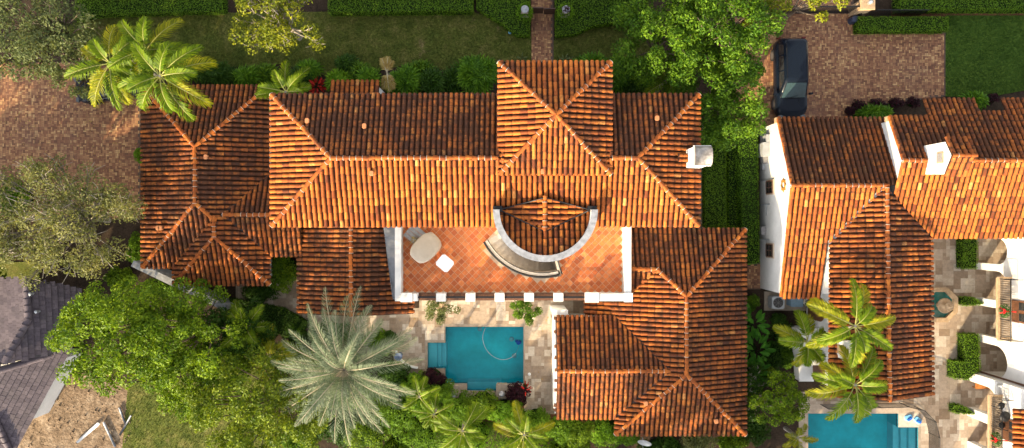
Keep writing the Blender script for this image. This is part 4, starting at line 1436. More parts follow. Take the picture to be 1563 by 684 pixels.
# meter boxes and pipes on the west wall
for (py, z0, z1, w, d, mt) in ((213, 1.1, 1.75, 0.5, 0.22, 'lgrey'), (229, 0.7, 1.75, 0.85, 0.42, 'lgrey'), (244, 0.9, 1.5, 0.45, 0.3, 'grey'), (251, 0.6, 0.9, 0.6, 0.14, 'lgrey'), (352, 0.7, 1.15, 0.5, 0.3, 'grey')):
    y = (CY - py) * 0.0405
    mb = MB(); mb.box(15.77 - d, 15.765, y - w / 2, y + w / 2, z0, z1); mb.box(15.77 - d - .02, 15.77 - d - .002, y - w / 2 + .04, y + w / 2 - .04, z0 + .05, z1 - .05); mb.build('meter_box', M[mt], rh)
mb = MB()
for py in (275, 312, 366):
    y = (CY - py) * 0.0405; mb.tube([(15.73, y, 0.1), (15.73, y, 1.5), (15.77, y, 1.7)], 0.03, 0, 6); mb.tube([(15.73, y, 1.2), (15.73, y - 0.7, 1.2)], 0.02, 0, 5)
mb.build('wall_pipe', M['lgrey'], rh)
mb = MB(); mb.box(15.5, 15.8, 5.95, 6.25, 3.15, 3.5); mb.build('corbel', M['stone'], rh)

# middle wing with its ridge running down the photograph
rA, rB = Vector((20.78, 2.1, 5.72)), Vector((20.98, -9.86, 5.68))
g2 = roof_part(rh, [
    [rA, (18.09, -1.08, 4.72), (18.06, -9.86, 4.66), rB],
    [(20.80, 1.9, 5.72), rB, (24.1, -9.86, 4.42), (24.02, -0.85, 4.45)]], [(rA + Vector((0, -.1, 0)), rB)], dirt=[.1, .3])
walls(rh, rect(18.72, 23.6, -9.6, 0), 0, 4.3)
valley(g2, [(20.74, 2.12, 5.7), (18.03, -1.07, 4.7)], .11, 'lgrey'); valley(g2, [(20.84, 1.92, 5.69), (24.05, -0.82, 4.45)], .13)
# tall eastern wing
z3, y3 = 6.4, 3.47
zn3 = lambda y: z3 - .576 * (y - y3)
zs3 = lambda y: z3 - .45 * (y3 - y)
XW = 21.3
g3 = roof_part(rh, [
    [(XW, y3, z3), (36, y3, z3), (36, 7.16, zn3(7.16)), (28.1, 7.16, zn3(7.16)), (28.1, 6.35, zn3(6.35)), (26.6, 6.35, zn3(6.35)), (26.6, 7.16, zn3(7.16)), (23.58, 7.16, zn3(7.16)), (23.58, 6.09, zn3(6.09)), (XW, 6.09, zn3(6.09))],
    [(36, y3, z3), (XW, y3, z3), (XW, 1.55, zs3(1.55)), (24.1, -0.75, zs3(-.75)), (28.9, -0.75, zs3(-.75)), (36, -0.75, zs3(-.75))]],
    [((XW - .04, y3, z3), (22.6, y3, z3)), ((23.7, y3, z3), (36, y3, z3))], None, ((((24.0, -0.77, zs3(-.75) - .02)), (28.9, -0.77, zs3(-.75) - .02)),), dirt=[.33, -.28])
for a, b in (((XW + .06, 6.04, zn3(6.04)), (XW + .06, 3.5, z3 - .04)), ((XW + .06, 1.7, zs3(1.7)), (XW + .06, 3.4, z3 - .04))):
    mb = MB(); ridge(mb, a, b, r=0.10, mortar=False, lift=0.02); mb.build('verge_tile', [M['tile'], M['pan']], g3)
gable_wall(rh, XW + .14, 36, [(-0.4, 0), (5.85, 0), (5.85, zn3(5.85) - .06), (y3, z3 - .08), (-0.4, zs3(-.4) - .08)])
walls(rh, rect(24.5, 26.2, 5.86, 6.2), 0, zn3(6.2) - .3); walls(rh, rect(29.0, 36, 5.86, 6.2), 0, zn3(6.2) - .3)
mb = MB(); mb.box(XW + .0, XW + .3, 5.85, 6.12, zn3(6.1) - .35, zn3(6.1) - .03); mb.build('corbel', M['stone'], rh)
# chimney with its own little tiled roof
X0, cw, Y0, Y1 = 22.67, 1.0, 2.73, 4.30
ym2 = (Y0 + Y1) / 2
mb = MB()
prof = [(Y0, 4.8), (Y1, 4.8), (Y1, 8.12), (ym2, 8.62), (Y0, 8.12)]
for x in (X0, X0 + cw):
    for y, z in prof: mb.v.append((x, y, z))
mb.face(range(4, -1, -1)); mb.face(range(5, 10))
for i in range(5):
    j = (i + 1) % 5; mb.face([i, j, 5 + j, 5 + i])
cup = mb.build('chimney', M['stucco'], rh)
mb = MB()
tile_face(mb, [(X0 - .12, Y1 + .15, 8.06), (X0 - .12, ym2, 8.70), (X0 + cw + .1, ym2, 8.70), (X0 + cw + .1, Y1 + .15, 8.06)])
tile_face(mb, [(X0 - .12, Y0 - .15, 8.06), (X0 + cw + .1, Y0 - .15, 8.06), (X0 + cw + .1, ym2, 8.70), (X0 - .12, ym2, 8.70)])
ridge(mb, (X0 - .15, ym2, 8.70), (X0 + cw + .15, ym2, 8.70))
mb.build('chimney_cap', [M['tile'], M['pan'], M['mortar']], cup)
mb = MB(); mb.box(X0 - .03, X0 - .002, ym2 - .30, ym2 + .30, 7.25, 7.85); vv = mb.build('vent', M['stone'], cup)
mb = MB(); mb.box(X0 - .045, X0 - .032, ym2 - .22, ym2 + .22, 7.33, 7.77)
mb.build('pane', M['grey'], vv)

# arcade walls on the courtyard side
def arcade(x, yN, yS, ztop, arches, name='wall'):
    """wall in the plane x with arched openings; arches: (y_north, y_south, crown z)"""
    out = [(yN, 0.0)]
    for (a, b, zc) in arches:
        r = (a - b) / 2; sp = zc - r
        out += [(a, 0.0)] + [((a + b) / 2 + r * math.cos(PI * t / 14), sp + r * math.sin(PI * t / 14)) for t in range(15)] + [(b, 0.0)]
    out += [(yS, 0.0), (yS, ztop), (yN, ztop)]
    mb = MB(); k = len(out)
    loops = [[Vector((p[0], p[1], 0)) for p in out]]
    tris = tessellate_polygon(loops)
    th = 0.42
    for xx in (x, x + th):
        n = len(mb.v)
        mb.v += [(xx, p[0], p[1]) for p in out]
        for t in tris: mb.face([n + i for i in t])
    for i in range(k):
        j = (i + 1) % k; mb.face([i, j, k + j, k + i])
    o = mb.build(name, M['stucco'], rh)
    return o


Yg = lambda py: (CY - py) / 24.0
XA, XB = 29.5, 28.94
arcade(XA, -0.45, Yg(568), 6.0, [(Yg(363), Yg(401), 2.85), (Yg(411), Yg(454), 2.85), (Yg(465), Yg(509), 2.85), (Yg(520), Yg(566), 2.85)])
arcade(XB, Yg(567), -18.0, 6.0, [(Yg(580), Yg(621), 2.75), (Yg(634), Yg(673), 2.75), (Yg(686), Yg(728), 2.75)])
walls(rh, rect(XB + 0.43, 36, Yg(579), Yg(567)), 0, 6.0)
walls(rh, rect(33.5, 36, -18, -0.45), 0, 6.0)
mb = MB(); mb.box(XA + 0.43, 36, Yg(566) + 0.01, -0.5, 3.05, 3.3); mb.box(XB + .43, 36, -18, Yg(579) - 0.01, 3.05, 3.3); mb.build('upper_floor', M['stucco'], rh)
mb = MB(); mb.box(XA - 0.06, XA - 0.002, Yg(566) - 0.0, Yg(566) + 0.09, 0.2, 5.9); mb.build('downpipe', M['wood'], rh)
roof_part(rh, [[(28.9, Yg(570), 6.05), (28.9, -18, 6.05), (33, -18, 7.4), (33, Yg(570), 7.4)], [(29.3, -0.9, 6.05), (29.3, Yg(568), 6.05), (33, Yg(568), 7.3), (33, -0.9, 7.3)]], [])
# small tiled hood above the lower balcony door
roof_part(rh, [[(28.15, -10.35, 5.25), (28.15, -15.5, 5.25), (28.93, -15.5, 5.55), (28.93, -10.35, 5.55)]], [])
# doors onto the balconies
for (x, y) in ((XA, -5.1), (XB, -12.0)):
    mb = MB(); mb.box(x - 0.05, x - 0.003, y - 0.65, y + 0.65, 3.3, 5.4); dd = mb.build('door', M['wood'], rh)
    mb = MB()
    for k in (-0.32, 0.32): mb.box(x - 0.065, x - 0.052, y + k - .22, y + k + .22, 3.9, 5.2)
    mb.build('pane', M['glass'], dd)
mb = MB(); mb.box(30.4, 30.5, Yg(668), Yg(636), 0.03, 2.3); mb.build('door', M['wood'], rh)
mb = MB(); mb.lathe((XB - 0.12, Yg(571), 3.0), [(0.05, 0), (0.09, 0.1), (0.09, 0.3), (0.02, 0.38)], 0, 10); mb.build('wall_lamp', M['lgrey'], rh)
# west side of the middle wing
for (pyc, r) in ((470, 0.75), (560, 0.72)):
    mb = MB(); y = Yg(pyc) + 0.15; n = len(mb.v)
    pts = [(y - r, 0.25 if r > .73 else 1.0)] + [(y - r * math.cos(PI * t / 12), 2.0 + r * math.sin(PI * t / 12)) for t in range(13)] + [(y + r, 0.25 if r > .73 else 1.0)]
    mb.poly([(18.70, a, b) for a, b in pts])
    mb.build('arched_shutter', M['wood'], rh)
mb = MB()
mb.prism(rect(17.55, 18.71, Yg(545), Yg(497)), 0, 1.9); mb.prism(rect(17.45, 18.71, Yg(548), Yg(494)), 1.9, 2.0)
mb.build('porch_block', M['stucco'], rh)
q0, q1 = P(1266, 510, 5.3), P(1302, 550, 5.6)
mb = MB(); xA_, xB_ = 18.45, 19.30; yA_, yB_ = -7.55, -6.55
mb.prism(rect(xA_, xB_, yA_, yB_), 4.0, 5.6); mb.prism(rect(xA_ - .06, xB_ + .06, yA_ - .06, yB_ + .06), 5.6, 5.7)
dm = mb.build('dormer', M['stucco'], rh)
mb = MB(); mb.box(xA_ - .03, xA_ - .003, -7.3, -6.8, 4.9, 5.4); mb.build('vent', M['stone'], dm)

# fountain
q = XY(1428, 464)
ft = thing('fountain', (q[0], q[1], 0), 'octagonal sandstone fountain with a tiered bowl in the courtyard', 'fountain')
mb = MB(); a8 = PI / 8
mb.lathe((q[0], q[1], 0.02), [(1.12, 0), (1.12, 0.42), (1.18, 0.44), (1.18, 0.52), (0.88, 0.52), (0.88, 0.30), (0.86, 0.05)], 0, 8, False, a8); mb.build('basin', M['stone'], ft)
mb = MB(); mb.lathe((q[0], q[1], 0.36), [(0.87, 0), (0.87, 0.001)], 0, 8, False, a8)
M['green_tile'] = plain('green_water', (0.03, 0.16, 0.14), 0.12, var=0.4, scale=2)
mb.build('water', M['green_tile'], ft)
mb = MB(); mb.lathe((q[0], q[1], 0.3), [(0.2, 0), (0.14, 0.35), (0.2, 0.5), (0.46, 0.62), (0.48, 0.68), (0.40, 0.66), (0.16, 0.62), (0.10, 0.9), (0.12, 0.98), (0.27, 1.08), (0.28, 1.13), (0.2, 1.1), (0.06, 1.12), (0.08, 1.28), (0.02, 1.38)], 0, 20); mb.build('bowl', M['stone'], ft)


def balcony(y0, y1, x0, x1, label, name='balcony'):
    root = thing(name, (x1, (y0 + y1) / 2, 0), label, 'balcony')
    mb = MB(); mb.box(x0, x1 - 0.003, y0, y1, 3.0, 3.2); mb.box(x0 - 0.08, x0 + 0.14, y0 - 0.08, y1 + 0.08, 3.21, 3.29); mb.box(x0 + .142, x1 - .004, y1 - .1, y1 + .08, 3.21, 3.29); mb.box(x0 + .142, x1 - .004, y0 - .08, y0 + .1, 3.21, 3.29)
    mb.build('slab', M['stone'], root)
    mb = MB(); n = int((y1 - y0) / 0.11)
    for i in range(n):
        y = y0 + 0.1 + (y1 - y0 - .2) * (i + .5) / n; mb.box(x0 + 0.15, x1 - 0.01, y - 0.033, y + 0.033, 3.2, 3.245)
    mb.build('deck_slats', M['beige_frame'], root)
    mb = MB(); xr = x0 + 0.04
    mb.tube([(x1 - .02, y1 - .03, 4.2), (xr, y1 - .03, 4.2), (xr, y0 + .03, 4.2), (x1 - .02, y0 + .03, 4.2)], 0.028, 0, 5)
    mb.tube([(xr, y1 - .03, 3.38), (xr, y0 + .03, 3.38)], 0.018, 0, 5)
    k = int((y1 - y0) / 0.13)
    for i in range(k + 1):
        y = y0 + .03 + (y1 - y0 - .06) * i / k
        mb.tube([(xr, y, 3.28), (xr, y, 4.2)], 0.026 if i % 9 == 0 else 0.010, 0, 4)
    for y in (y0 + .03, y1 - .03):
        for i in range(1, 6): mb.tube([(xr + (x1 - xr) * i / 6, y, 3.28), (xr + (x1 - xr) * i / 6, y, 4.2)], 0.010, 0, 4)
    mb.build('railing', M['iron'], root)
    return root


balcony(-6.8, -3.2, 28.72, XA, 'upper balcony with black railing beside the tiled roof eave and the fountain')
balcony(-14.3, -10.15, 28.22, XB, 'lower balcony with black railing and a bistro set above the pool corner')


def wreath(x, y, z, label):
    root = thing('wreath', (x, y, z), label, 'wreath', 'christmas wreaths on the balcony railings')
    k = 420; a = RNG.uniform(0, 6.28, k); b = RNG.uniform(0, 6.28, k); r = 0.12 * RNG.uniform(.6, 1.1, k)
    rr = 0.30 + r * np.cos(b)
    pos = np.stack([x - 0.06 + r * np.sin(b), y + rr * np.cos(a), z + rr * np.sin(a)], 1)
    V = leafcloud(pos, np.stack([np.sin(b), np.cos(b) * np.cos(a), np.cos(b) * np.sin(a)], 1), 0.12, 0.3); quads_obj('ring', V, 4, [LEAF['wreath']], root)
    mb = MB(); c = Vector((x - 0.20, y, z + 0.18))
    for sd in (-1, 1):
        mb.obox((c.x - .03, c.y + sd * 0.09, c.z), 0.10, 0.15, 0.08, sd * 0.5, 0, 0.6, 0.04)
        mb.poly([c + Vector((0, 0, .03)), c + Vector((-.06, sd * .05, -.05)), c + Vector((-.04, sd * .16, -.42)), c + Vector((.04, sd * .20, -.40))])
    mb.obox((c.x, c.y, c.z), 0.10, 0.09, 0.12, 0, 0, 0.7, 0.02)
    mb.poly([c + Vector((.02, .03, .06)), c + Vector((.02, -.03, .06)), c + Vector((.62, -.07, .10)), c + Vector((.62, .0, .10))])
    mb.build('bow', M['red'], root)


wreath(28.72, -5.05, 3.85, 'green wreath with red bow on the upper balcony railing')
wreath(28.22, -12.5, 3.85, 'green wreath with red bow on the lower balcony railing')


def bistro_chair(x, y, z, rot, label):
    root = thing('bistro_chair', (x, y, z), label, 'chair', 'black bistro chairs on the lower balcony')
    mb = MB(); mb.lathe((x, y, z + 0.43), [(0.19, 0), (0.2, 0.02), (0.02, 0.025)], 0, 14); mb.build('seat', M['iron'], root)
    for k in range(4):
        a = rot + PI / 4 + k * PI / 2; mb = MB(); mb.tube([(x + .14 * math.cos(a), y + .14 * math.sin(a), z + .43), (x + .2 * math.cos(a), y + .2 * math.sin(a), z)], 0.014, 0, 5); mb.build('leg', M['iron'], root)
    mb = MB(); pts = []
    for i in range(9):
        a = rot + (i - 4) * 0.3; pts.append((x + .2 * math.cos(a), y + .2 * math.sin(a), z + 0.45 + 0.42 * math.sin(PI * i / 8)))
    mb.tube(pts, 0.014, 0, 5); a = rot; mb.tube([(x + .2 * math.cos(a), y + .2 * math.sin(a), z + .44), pts[4]], 0.012, 0, 4); mb.build('backrest', M['iron'], root)


zb = 3.25
bistro_chair(28.58, -10.6, zb, PI / 2, 'black bistro chair at the near side of the round balcony table')
bistro_chair(28.60, -11.75, zb, -PI / 2, 'black bistro chair at the far side of the round balcony table')
root = thing('bistro_table', (28.6, -11.17, zb), 'small round black bistro table on the lower balcony', 'table')
mb = MB(); mb.lathe((28.6, -11.17, zb + .7), [(0.30, 0), (0.31, 0.02), (0.02, 0.024)], 0, 18); mb.build('table_top', M['iron'], root)
for k in range(3):
    a = k * 2.094; mb = MB(); mb.tube([(28.6, -11.17, zb + .7), (28.6 + .1 * math.cos(a), -11.17 + .1 * math.sin(a), zb + .35), (28.6 + .25 * math.cos(a), -11.17 + .25 * math.sin(a), zb)], 0.014, 0, 5); mb.build('leg', M['iron'], root)
q = XY(1494, 586); root = thing('bench', (q[0], q[1], 0), 'orange wooden bench under the arch below the lower balcony', 'bench')
mb = MB(); mb.box(q[0] - .5, q[0] + 1.1, q[1] - .22, q[1] + .22, 0.42, 0.47); mb.build('seat', M['orange_wood'], root)
for dx in (-.42, 1.02):
    for dy in (-.17, .17): mb = MB(); mb.box(q[0] + dx - .03, q[0] + dx + .03, q[1] + dy - .03, q[1] + dy + .03, 0.03, 0.42); mb.build('leg', M['orange_wood'], root)

# pool fence
def mesh_fence(pts, label):
    root = thing('mesh_fence', (*pts[0], 0), label, 'fence')
    for i in range(len(pts)):
        mb = MB(); mb.tube([(*pts[i], 0), (*pts[i], 1.25)], 0.025, 0, 6); mb.build('post', M['iron'], root)
    mb = MB()
    for i in range(len(pts) - 1):
        a, b = Vector((*pts[i], 0)), Vector((*pts[i + 1], 0)); L = (b - a).length; t = (b - a) / L; nn = Vector((-t.y, t.x, 0)) * 0.004
        k = max(2, int(L / 0.07))
        for j in range(k + 1):
            p = a + t * (L * j / k); mb.poly([p - t * .014 + Vector((0, 0, .05)), p + t * .014 + Vector((0, 0, .05)), p + t * .014 + Vector((0, 0, 1.22)), p - t * .014 + Vector((0, 0, 1.22))])
        for j in range(17):
            z = 0.06 + 1.16 * j / 16; mb.poly([a + nn + Vector((0, 0, z - .014)), b + nn + Vector((0, 0, z - .014)), b + nn + Vector((0, 0, z + .014)), a + nn + Vector((0, 0, z + .014))])
        mb.tube([a + Vector((0, 0, 1.23)), b + Vector((0, 0, 1.23))], 0.02, 0, 5)
    mb.build('mesh', M['iron'], root)
    return root


mesh_fence(poly_px([(1252, 617), (1290, 616), (1330, 615), (1372, 614), (1395, 620), (1411, 636), (1417, 660), (1417, 740)]), 'black mesh safety fence curving round the upper and right sides of the right pool')
for (px, py, r0, lab) in ((1386, 637, 0.3, 'blue towel folded at the left on the right pool corner'), (1400, 641, -0.7, 'blue towel bundled at the right on the right pool corner')):
    q = XY(px, py); root = thing('towel', (q[0], q[1], 0.045), lab, 'towel', 'blue towels on the pool corner')
    mb = MB(); mb.obox((q[0], q[1], 0.046), 0.52, 0.36, 0.07, r0, 0, 0.85, 0.08); mb.build('fold', M['lblue'], root)
    mb = MB(); mb.obox((q[0] + .03, q[1] - .08, 0.117), 0.34, 0.16, 0.07, r0 + .3, 0, 0.8, 0.04); mb.build('roll', M['blue'], root)
# AC unit, cabinet and counter by the west side
q = XY(1187, 462, 0.7)
mb = MB(); mb.box(*XY(1162, 466), 0, 0, 0, 0) if False else None
mb = MB(); s0 = XY(1166, 445); s1 = XY(1230, 474); mb.box(s0[0], s1[0], s1[1], s0[1], 0.0, 0.08)
struct('equipment_pad', mb, M['grout'])
root = thing('air_conditioner', (q[0], q[1], 0.08), 'grey air conditioning condenser with a round fan grille below the white gable wall', 'air conditioner')
mb = MB(); mb.obox((q[0], q[1], 0.08), 0.78, 0.78, 0.72, 0, 0, 1, 0.08); mb.build('cabinet', M['lgrey'], root)
mb = MB()
for r in (0.08, 0.15, 0.22, 0.29): mb.tube([(q[0] + r * math.cos(a * PI / 10), q[1] + r * math.sin(a * PI / 10), 0.825) for a in range(21)], 0.008, 0, 4)
for a in range(8): mb.tube([(q[0], q[1], 0.825), (q[0] + .3 * math.cos(a * PI / 4), q[1] + .3 * math.sin(a * PI / 4), 0.825)], 0.008, 0, 4)
mb.build('grille', M['grey'], root)
mb = MB(); mb.lathe((q[0], q[1], 0.803), [(0.32, 0), (0.32, .004)], 0, 20); mb.build('fan', M['rubber'], root)
q = XY(1214, 461, .6); mb = MB(); mb.obox((q[0], q[1], .08), 0.72, 0.5, 0.75, 0, 0, 1, .03); mb.obox((q[0], q[1], .83), 0.78, 0.56, 0.05, 0, 0, .97, .03)
M['teal_box'] = plain('blue_grey_cabinet', (0.16, 0.25, 0.33), 0.5); tag(mb.build('storage_cabinet', M['teal_box'], None, (q[0], q[1], .08)), 'blue grey cabinet right of the air conditioner', 'cabinet')
q = XY(1230, 566, .8); mb = MB(); mb.obox((q[0], q[1], 0), 0.85, 1.25, 0.85, 0, 0); mb.obox((q[0], q[1], .85), 0.92, 1.32, 0.06, 0, 0, .98); tag(mb.build('outdoor_counter', M['white'], None, (q[0], q[1], 0)), 'white outdoor counter in front of the arched shutter by the right pool', 'counter')
q = XY(1234, 462, .5); root = thing('flower_pot', (q[0], q[1], 0), 'flower pot with dark green leaves by the arched niche', 'plant')
mb = MB(); mb.lathe((q[0], q[1], 0), [(.18, 0), (.26, .4), (.28, .45), (.22, .44)], 0, 14); mb.build('pot', M['white'], root)
V = leafcloud(np.array([[q[0], q[1], .65]]) + RNG.normal(0, .15, (160, 3)), RNG.normal(0, 1, (160, 3)), .13, .5); quads_obj('foliage', V, 4, [LEAF['deep']], root)  # cloud of dark green leaves in the pot, no flowers

# ================================================================== GREY HOUSE (left)
gh = thing('grey_house', (-30, -9, 0), 'grey tiled house beside the bare dirt at the left edge', 'house')
def onplane(tri, px, py):
    n = (tri[1] - tri[0]).cross(tri[2] - tri[0]); c = Vector((0, 0, H)); d = P(px, py, 0) - c
    return c + d * ((tri[0] - c).dot(n) / d.dot(n))


rtop, apex1 = P(42, 425, 4.3), P(45, 487, 4.3)
e1, e3 = P(124, 505, 2.3), P(20, 695, 2.3)
low = [e1, e3, P(-2, 566, 3.7)]
rgt = [rtop, apex1, P(120, 470, 2.9)]
lft = [rtop, apex1, P(-40, 500, 2.8)]
fl = MB()
flat_tiles(fl, [rtop, apex1, onplane(lft, 9, 554), onplane(lft, -60, 575), onplane(lft, -60, 425)])
flat_tiles(fl, [rtop, apex1, onplane(rgt, 9, 554), onplane(rgt, 80, 541), onplane(rgt, 120, 520), onplane(rgt, 125, 440)])
t1, t2 = onplane(low, -60, 582), onplane(low, 80, 541)
flat_tiles(fl, [e1, e3, onplane(low, -60, 720), t1, t2])
gr = fl.build('roof', [M['grey_tile'], M['grey_pan']], gh)
for a, b in ((rtop, apex1), (apex1, onplane(rgt, 9, 554)), (onplane(low, -20, 571), t2), (onplane(low, -5, 640), onplane(low, 18, 690))):
    mb = MB(); ridge(mb, a + Vector((0, 0, .05)), b + Vector((0, 0, .05)), r=0.2, ln=0.4, mortar=False)
    mb.build('ridge_cap', [M['grey_tile'], M['grey_pan']], gr)
for q, r in ((onplane(rgt, 60, 475), .07), (onplane(rgt, 50, 448), .10)):
    mb = MB(); mb.lathe(q, [(r, 0), (r, 0.3), (r * 1.4, 0.32), (.02, .34)], 0, 10); mb.build('roof_vent', M['lgrey'], gr)
a, b = Vector((e1.x, e1.y)), Vector((e3.x, e3.y)); dd = (b - a).normalized(); nn = Vector((dd.y, -dd.x))
if nn.x > 0: nn = -nn
a2 = a + nn * 0.35 + dd * 2.2; b2 = a + dd * (b - a).length * 0.76 + nn * .35
mb = MB(); mb.prism([tuple(a2), tuple(b2), tuple(b2 + nn * 5), tuple(a2 + nn * 5)], 0, 2.2)
mb.build('wall', M['stucco'], gh)

# pipes on the dirt
for (a, b, r, mt, lab) in (((118, 675), (151, 646), .09, 'white', 'white pipe lying alone on the bare dirt'), ((158, 644), (176, 682), .075, 'cap', 'grey blue pipe lying between two others on the dirt'), ((200, 634), (183, 664), .06, 'metal', 'thin blue grey pipe at the right edge of the dirt'), ((182, 622), (192, 648), .07, 'metal', 'short grey pipe nearest the tree at the edge of the dirt')):
    p, q = P(*a, .12), P(*b, .12); mb = MB(); mb.tube([p, q], r, 0, 10); tag(mb.build('pipe', M[mt], None, tuple(p)), lab, 'pipe', 'pipes on the dirt')

# ================================================================== VEHICLES
def rrect(hw, y0, y1, z, n=7, r=0.35, crown=0.0):
    pts = []
    for cxs, cys, a0 in ((1, 1, 0), (-1, 1, PI / 2), (-1, -1, PI), (1, -1, 1.5 * PI)):
        ry = min(r, (y1 - y0) / 2 - .01); rx = min(r, hw - .01)
        ccx = cxs * (hw - rx); ccy = (y1 - ry) if cys > 0 else (y0 + ry)
        for i in range(n):
            a = a0 + PI / 2 * i / (n - 1); pts.append((ccx + rx * math.cos(a), ccy + ry * math.sin(a), z))
    return pts


def car(name, c, rot, label, L=5.0, Wd=0.98, Ht=1.80, g=None):
    root = thing(name, (c[0], c[1], 0), label, 'car', g)
    ca, sa = math.cos(rot), math.sin(rot)
    T = lambda p: (c[0] + p[0] * ca - p[1] * sa, c[1] + p[0] * sa + p[1] * ca, p[2])
    k = L / 5.0
    # local frame: front is -y
    def loft(rings, m=0, capb=True):
        mb = MB(); n = len(rings[0])
        for rg in rings: mb.v += [T(p) for p in rg]
        for i in range(len(rings) - 1):
            for j in range(n):
                j2 = (j + 1) % n; mb.face([i * n + j, i * n + j2, (i + 1) * n + j2, (i + 1) * n + j], m, True)
        e = (len(rings) - 1) * n
        mb.face([e + j for j in range(n)], m, False); mb.face([n - 1 - j for j in range(n)], m)
        return mb
    f, r = -2.5 * k, 2.5 * k
    def hood(z0):  # body ring whose front is lower than its rear
        return z0
    rings = [rrect(Wd * .93, f + .12, r - .10, .30), rrect(Wd * .99, f + .02, r - .02, .48, r=.5), rrect(Wd, f, r, .72, r=.6), rrect(Wd * .985, f + .06, r - .03, .92, r=.6), rrect(Wd * .95, f + .16, r - .07, 1.03, r=.55), rrect(Wd * .88, f + .30, r - .12, 1.09, r=.45), rrect(Wd * .70, f + .45, r - .2, 1.125, r=.4)]
    fs = []
    for rg in rings:
        fs.append([(x, y, z - (0.10 * max(0, (-1.2 * k - y)) / 1.3 if z > .9 else 0)) for x, y, z in rg])
    body = loft(fs).build('body', M['paint'], root)
    wb, wt = -1.28 * k, -0.42 * k
    rings = [rrect(Wd * .885, wb, r - .14, 1.07, r=.22), rrect(Wd * .83, wb + .30 * k, r - .2, 1.33, r=.22), rrect(Wd * .735, wt - .04, r - .30, Ht - .10, r=.24), rrect(Wd * .69, wt + .10, r - .36, Ht - .03, r=.26), rrect(Wd * .60, wt + .24, r - .46, Ht - .006, r=.3), rrect(Wd * .40, wt + .45, r - .7, Ht + .012, r=.3)]
    loft(rings).build('cabin', M['paint'], root)
    # glass
    def quad(pts, nm, mt):
        mb = MB(); mb.poly([T(p) for p in pts]); return mb.build(nm, M[mt], root)
    quad([(-Wd * .76, wb - .01, 1.13), (Wd * .76, wb - .01, 1.13), (Wd * .62, wt - .07, Ht - .085), (-Wd * .62, wt - .07, Ht - .085)], 'windscreen', 'cglass')
    quad([(Wd * .70, r - .125, 1.18), (-Wd * .70, r - .125, 1.18), (-Wd * .58, r - .275, Ht - .15), (Wd * .58, r - .275, Ht - .15)], 'rear_window', 'glass')
    for s in (1, -1):
        for (ya, yb, yc, yd) in ((wb + .42 * k, .28 * k, .28 * k, wt + .10), (.36 * k, 1.25 * k, 1.2 * k, .36 * k), (1.33 * k, r - .5, r - .62, 1.30 * k)):
            quad([(s * (Wd * .877), ya, 1.14), (s * Wd * .877, yb, 1.14), (s * (Wd * .76), yc, Ht - .19), (s * (Wd * .76), yd, Ht - .19)], 'side_window', 'glass')
        for y in (f + .95 * k, r - .98 * k):
            mb = MB(); pa, pb = T((s * (Wd - .22), y, .37)), T((s * (Wd + .012), y, .37))
            mb.tube([pa, pb], .37, 0, 22); w = mb.build('wheel', M['rubber'], root)
            mb = MB(); mb.tube([T((s * (Wd + .013), y, .37)), T((s * (Wd + .03), y, .37))], .24, 0, 18); mb.build('rim', M['grey_pan'], w)
        mb = MB(); mb.v = []; cpt = T((s * (Wd + .13), wb + .22, 1.06)); mb.obox(cpt, .26, .13, .17, rot, 0, .8, .03); mb.build('mirror', M['paint'], root)
        mb = MB(); mb.obox(T((s * Wd * .70, f + .10, .74)), .36, .22, .13, rot - s * .25, 0, .85, .05); mb.build('headlight', M['head'], root)
        mb = MB(); mb.obox(T((s * Wd * .80, r - .05, .85)), .26, .1, .2, rot, 0, .9, .03); mb.build('tail_light', M['tail'], root)
        mb = MB(); mb.tube([T((s * Wd * .64, wt + .2, Ht + .01)), T((s * Wd * .64, r - .55, Ht + .01))], .018, 0, 6); mb.build('roof_rail', M['iron'], root)
    # panel seams of roof and hood
    mb = MB()
    for s in (1, -1):
        mb.tube([T((s * Wd * .62, f + .36, 1.0)), T((s * Wd * .74, wb - .05, 1.085))], .008, 0, 4, False)
        mb.tube([T((s * Wd * .30, f + .42, 1.012)), T((s * Wd * .40, wb - .1, 1.10))], .010, 0, 4, False)
    mb.build('hood_crease', M['iron'], root)
    mb = MB(); mb.tube([T((-Wd * .5, wb - .03, 1.13)), T((0, wb - .06, 1.13)), T((Wd * .5, wb - .03, 1.13))], .012, 0, 4); mb.tube([T((-.3, wb - .04, 1.14)), T((.25, wb + .08, 1.24))], .012, 0, 4); mb.build('wiper', M['rubber'], root)
    return root


M['cglass'] = plain('windscreen_glass', (0.03, 0.06, 0.07), 0.06, spec=0.9)
car('suv', (17.42, 9.13), 0.02, 'black suv parked on the brick driveway beside the big green trees', 5.0, .97, 1.82)
car('parked_car', XY(183, 134), -PI / 2 + 0.12, 'black car half hidden under the big yellow green palm', 4.7, .9, 1.5)

# ================================================================== GATES, POSTS, SMALL THINGS
root = thing('drive_gate', (*XY(1235, 21), 0), 'long black sliding gate across the right brick driveway', 'gate')
a, b = XY(1172, 21), XY(1309, 20); mb = MB(); mb.box(a[0], b[0], a[1] - .03, a[1] + .03, .1, .18); mb.box(a[0], b[0], a[1] - .035, a[1] + .035, 1.45, 1.55); mb.build('frame', M['iron'], root)
mb = MB(); n = 42
for i in range(n + 1): x = a[0] + (b[0] - a[0]) * i / n; mb.box(x - .022, x + .022, a[1] - .022, a[1] + .022, .18, 1.45)
mb.build('bars', M['iron'], root)
mb = MB(); mb.box(a[0], b[0], a[1] + .08, a[1] + .2, .004, .05); mb.build('track', M['iron'], root)
q = XY(1318, 10, 1.2); root = thing('gate_pillar', (q[0], q[1], 0), 'sandstone gate pillar with a lamp beside the black gate', 'pillar')
mb = MB(); mb.obox((q[0], q[1], 0), .75, .6, 1.7); mb.obox((q[0], q[1], 1.7), .9, .72, .1, 0, 0, .92); mb.build('post', M['stone'], root)
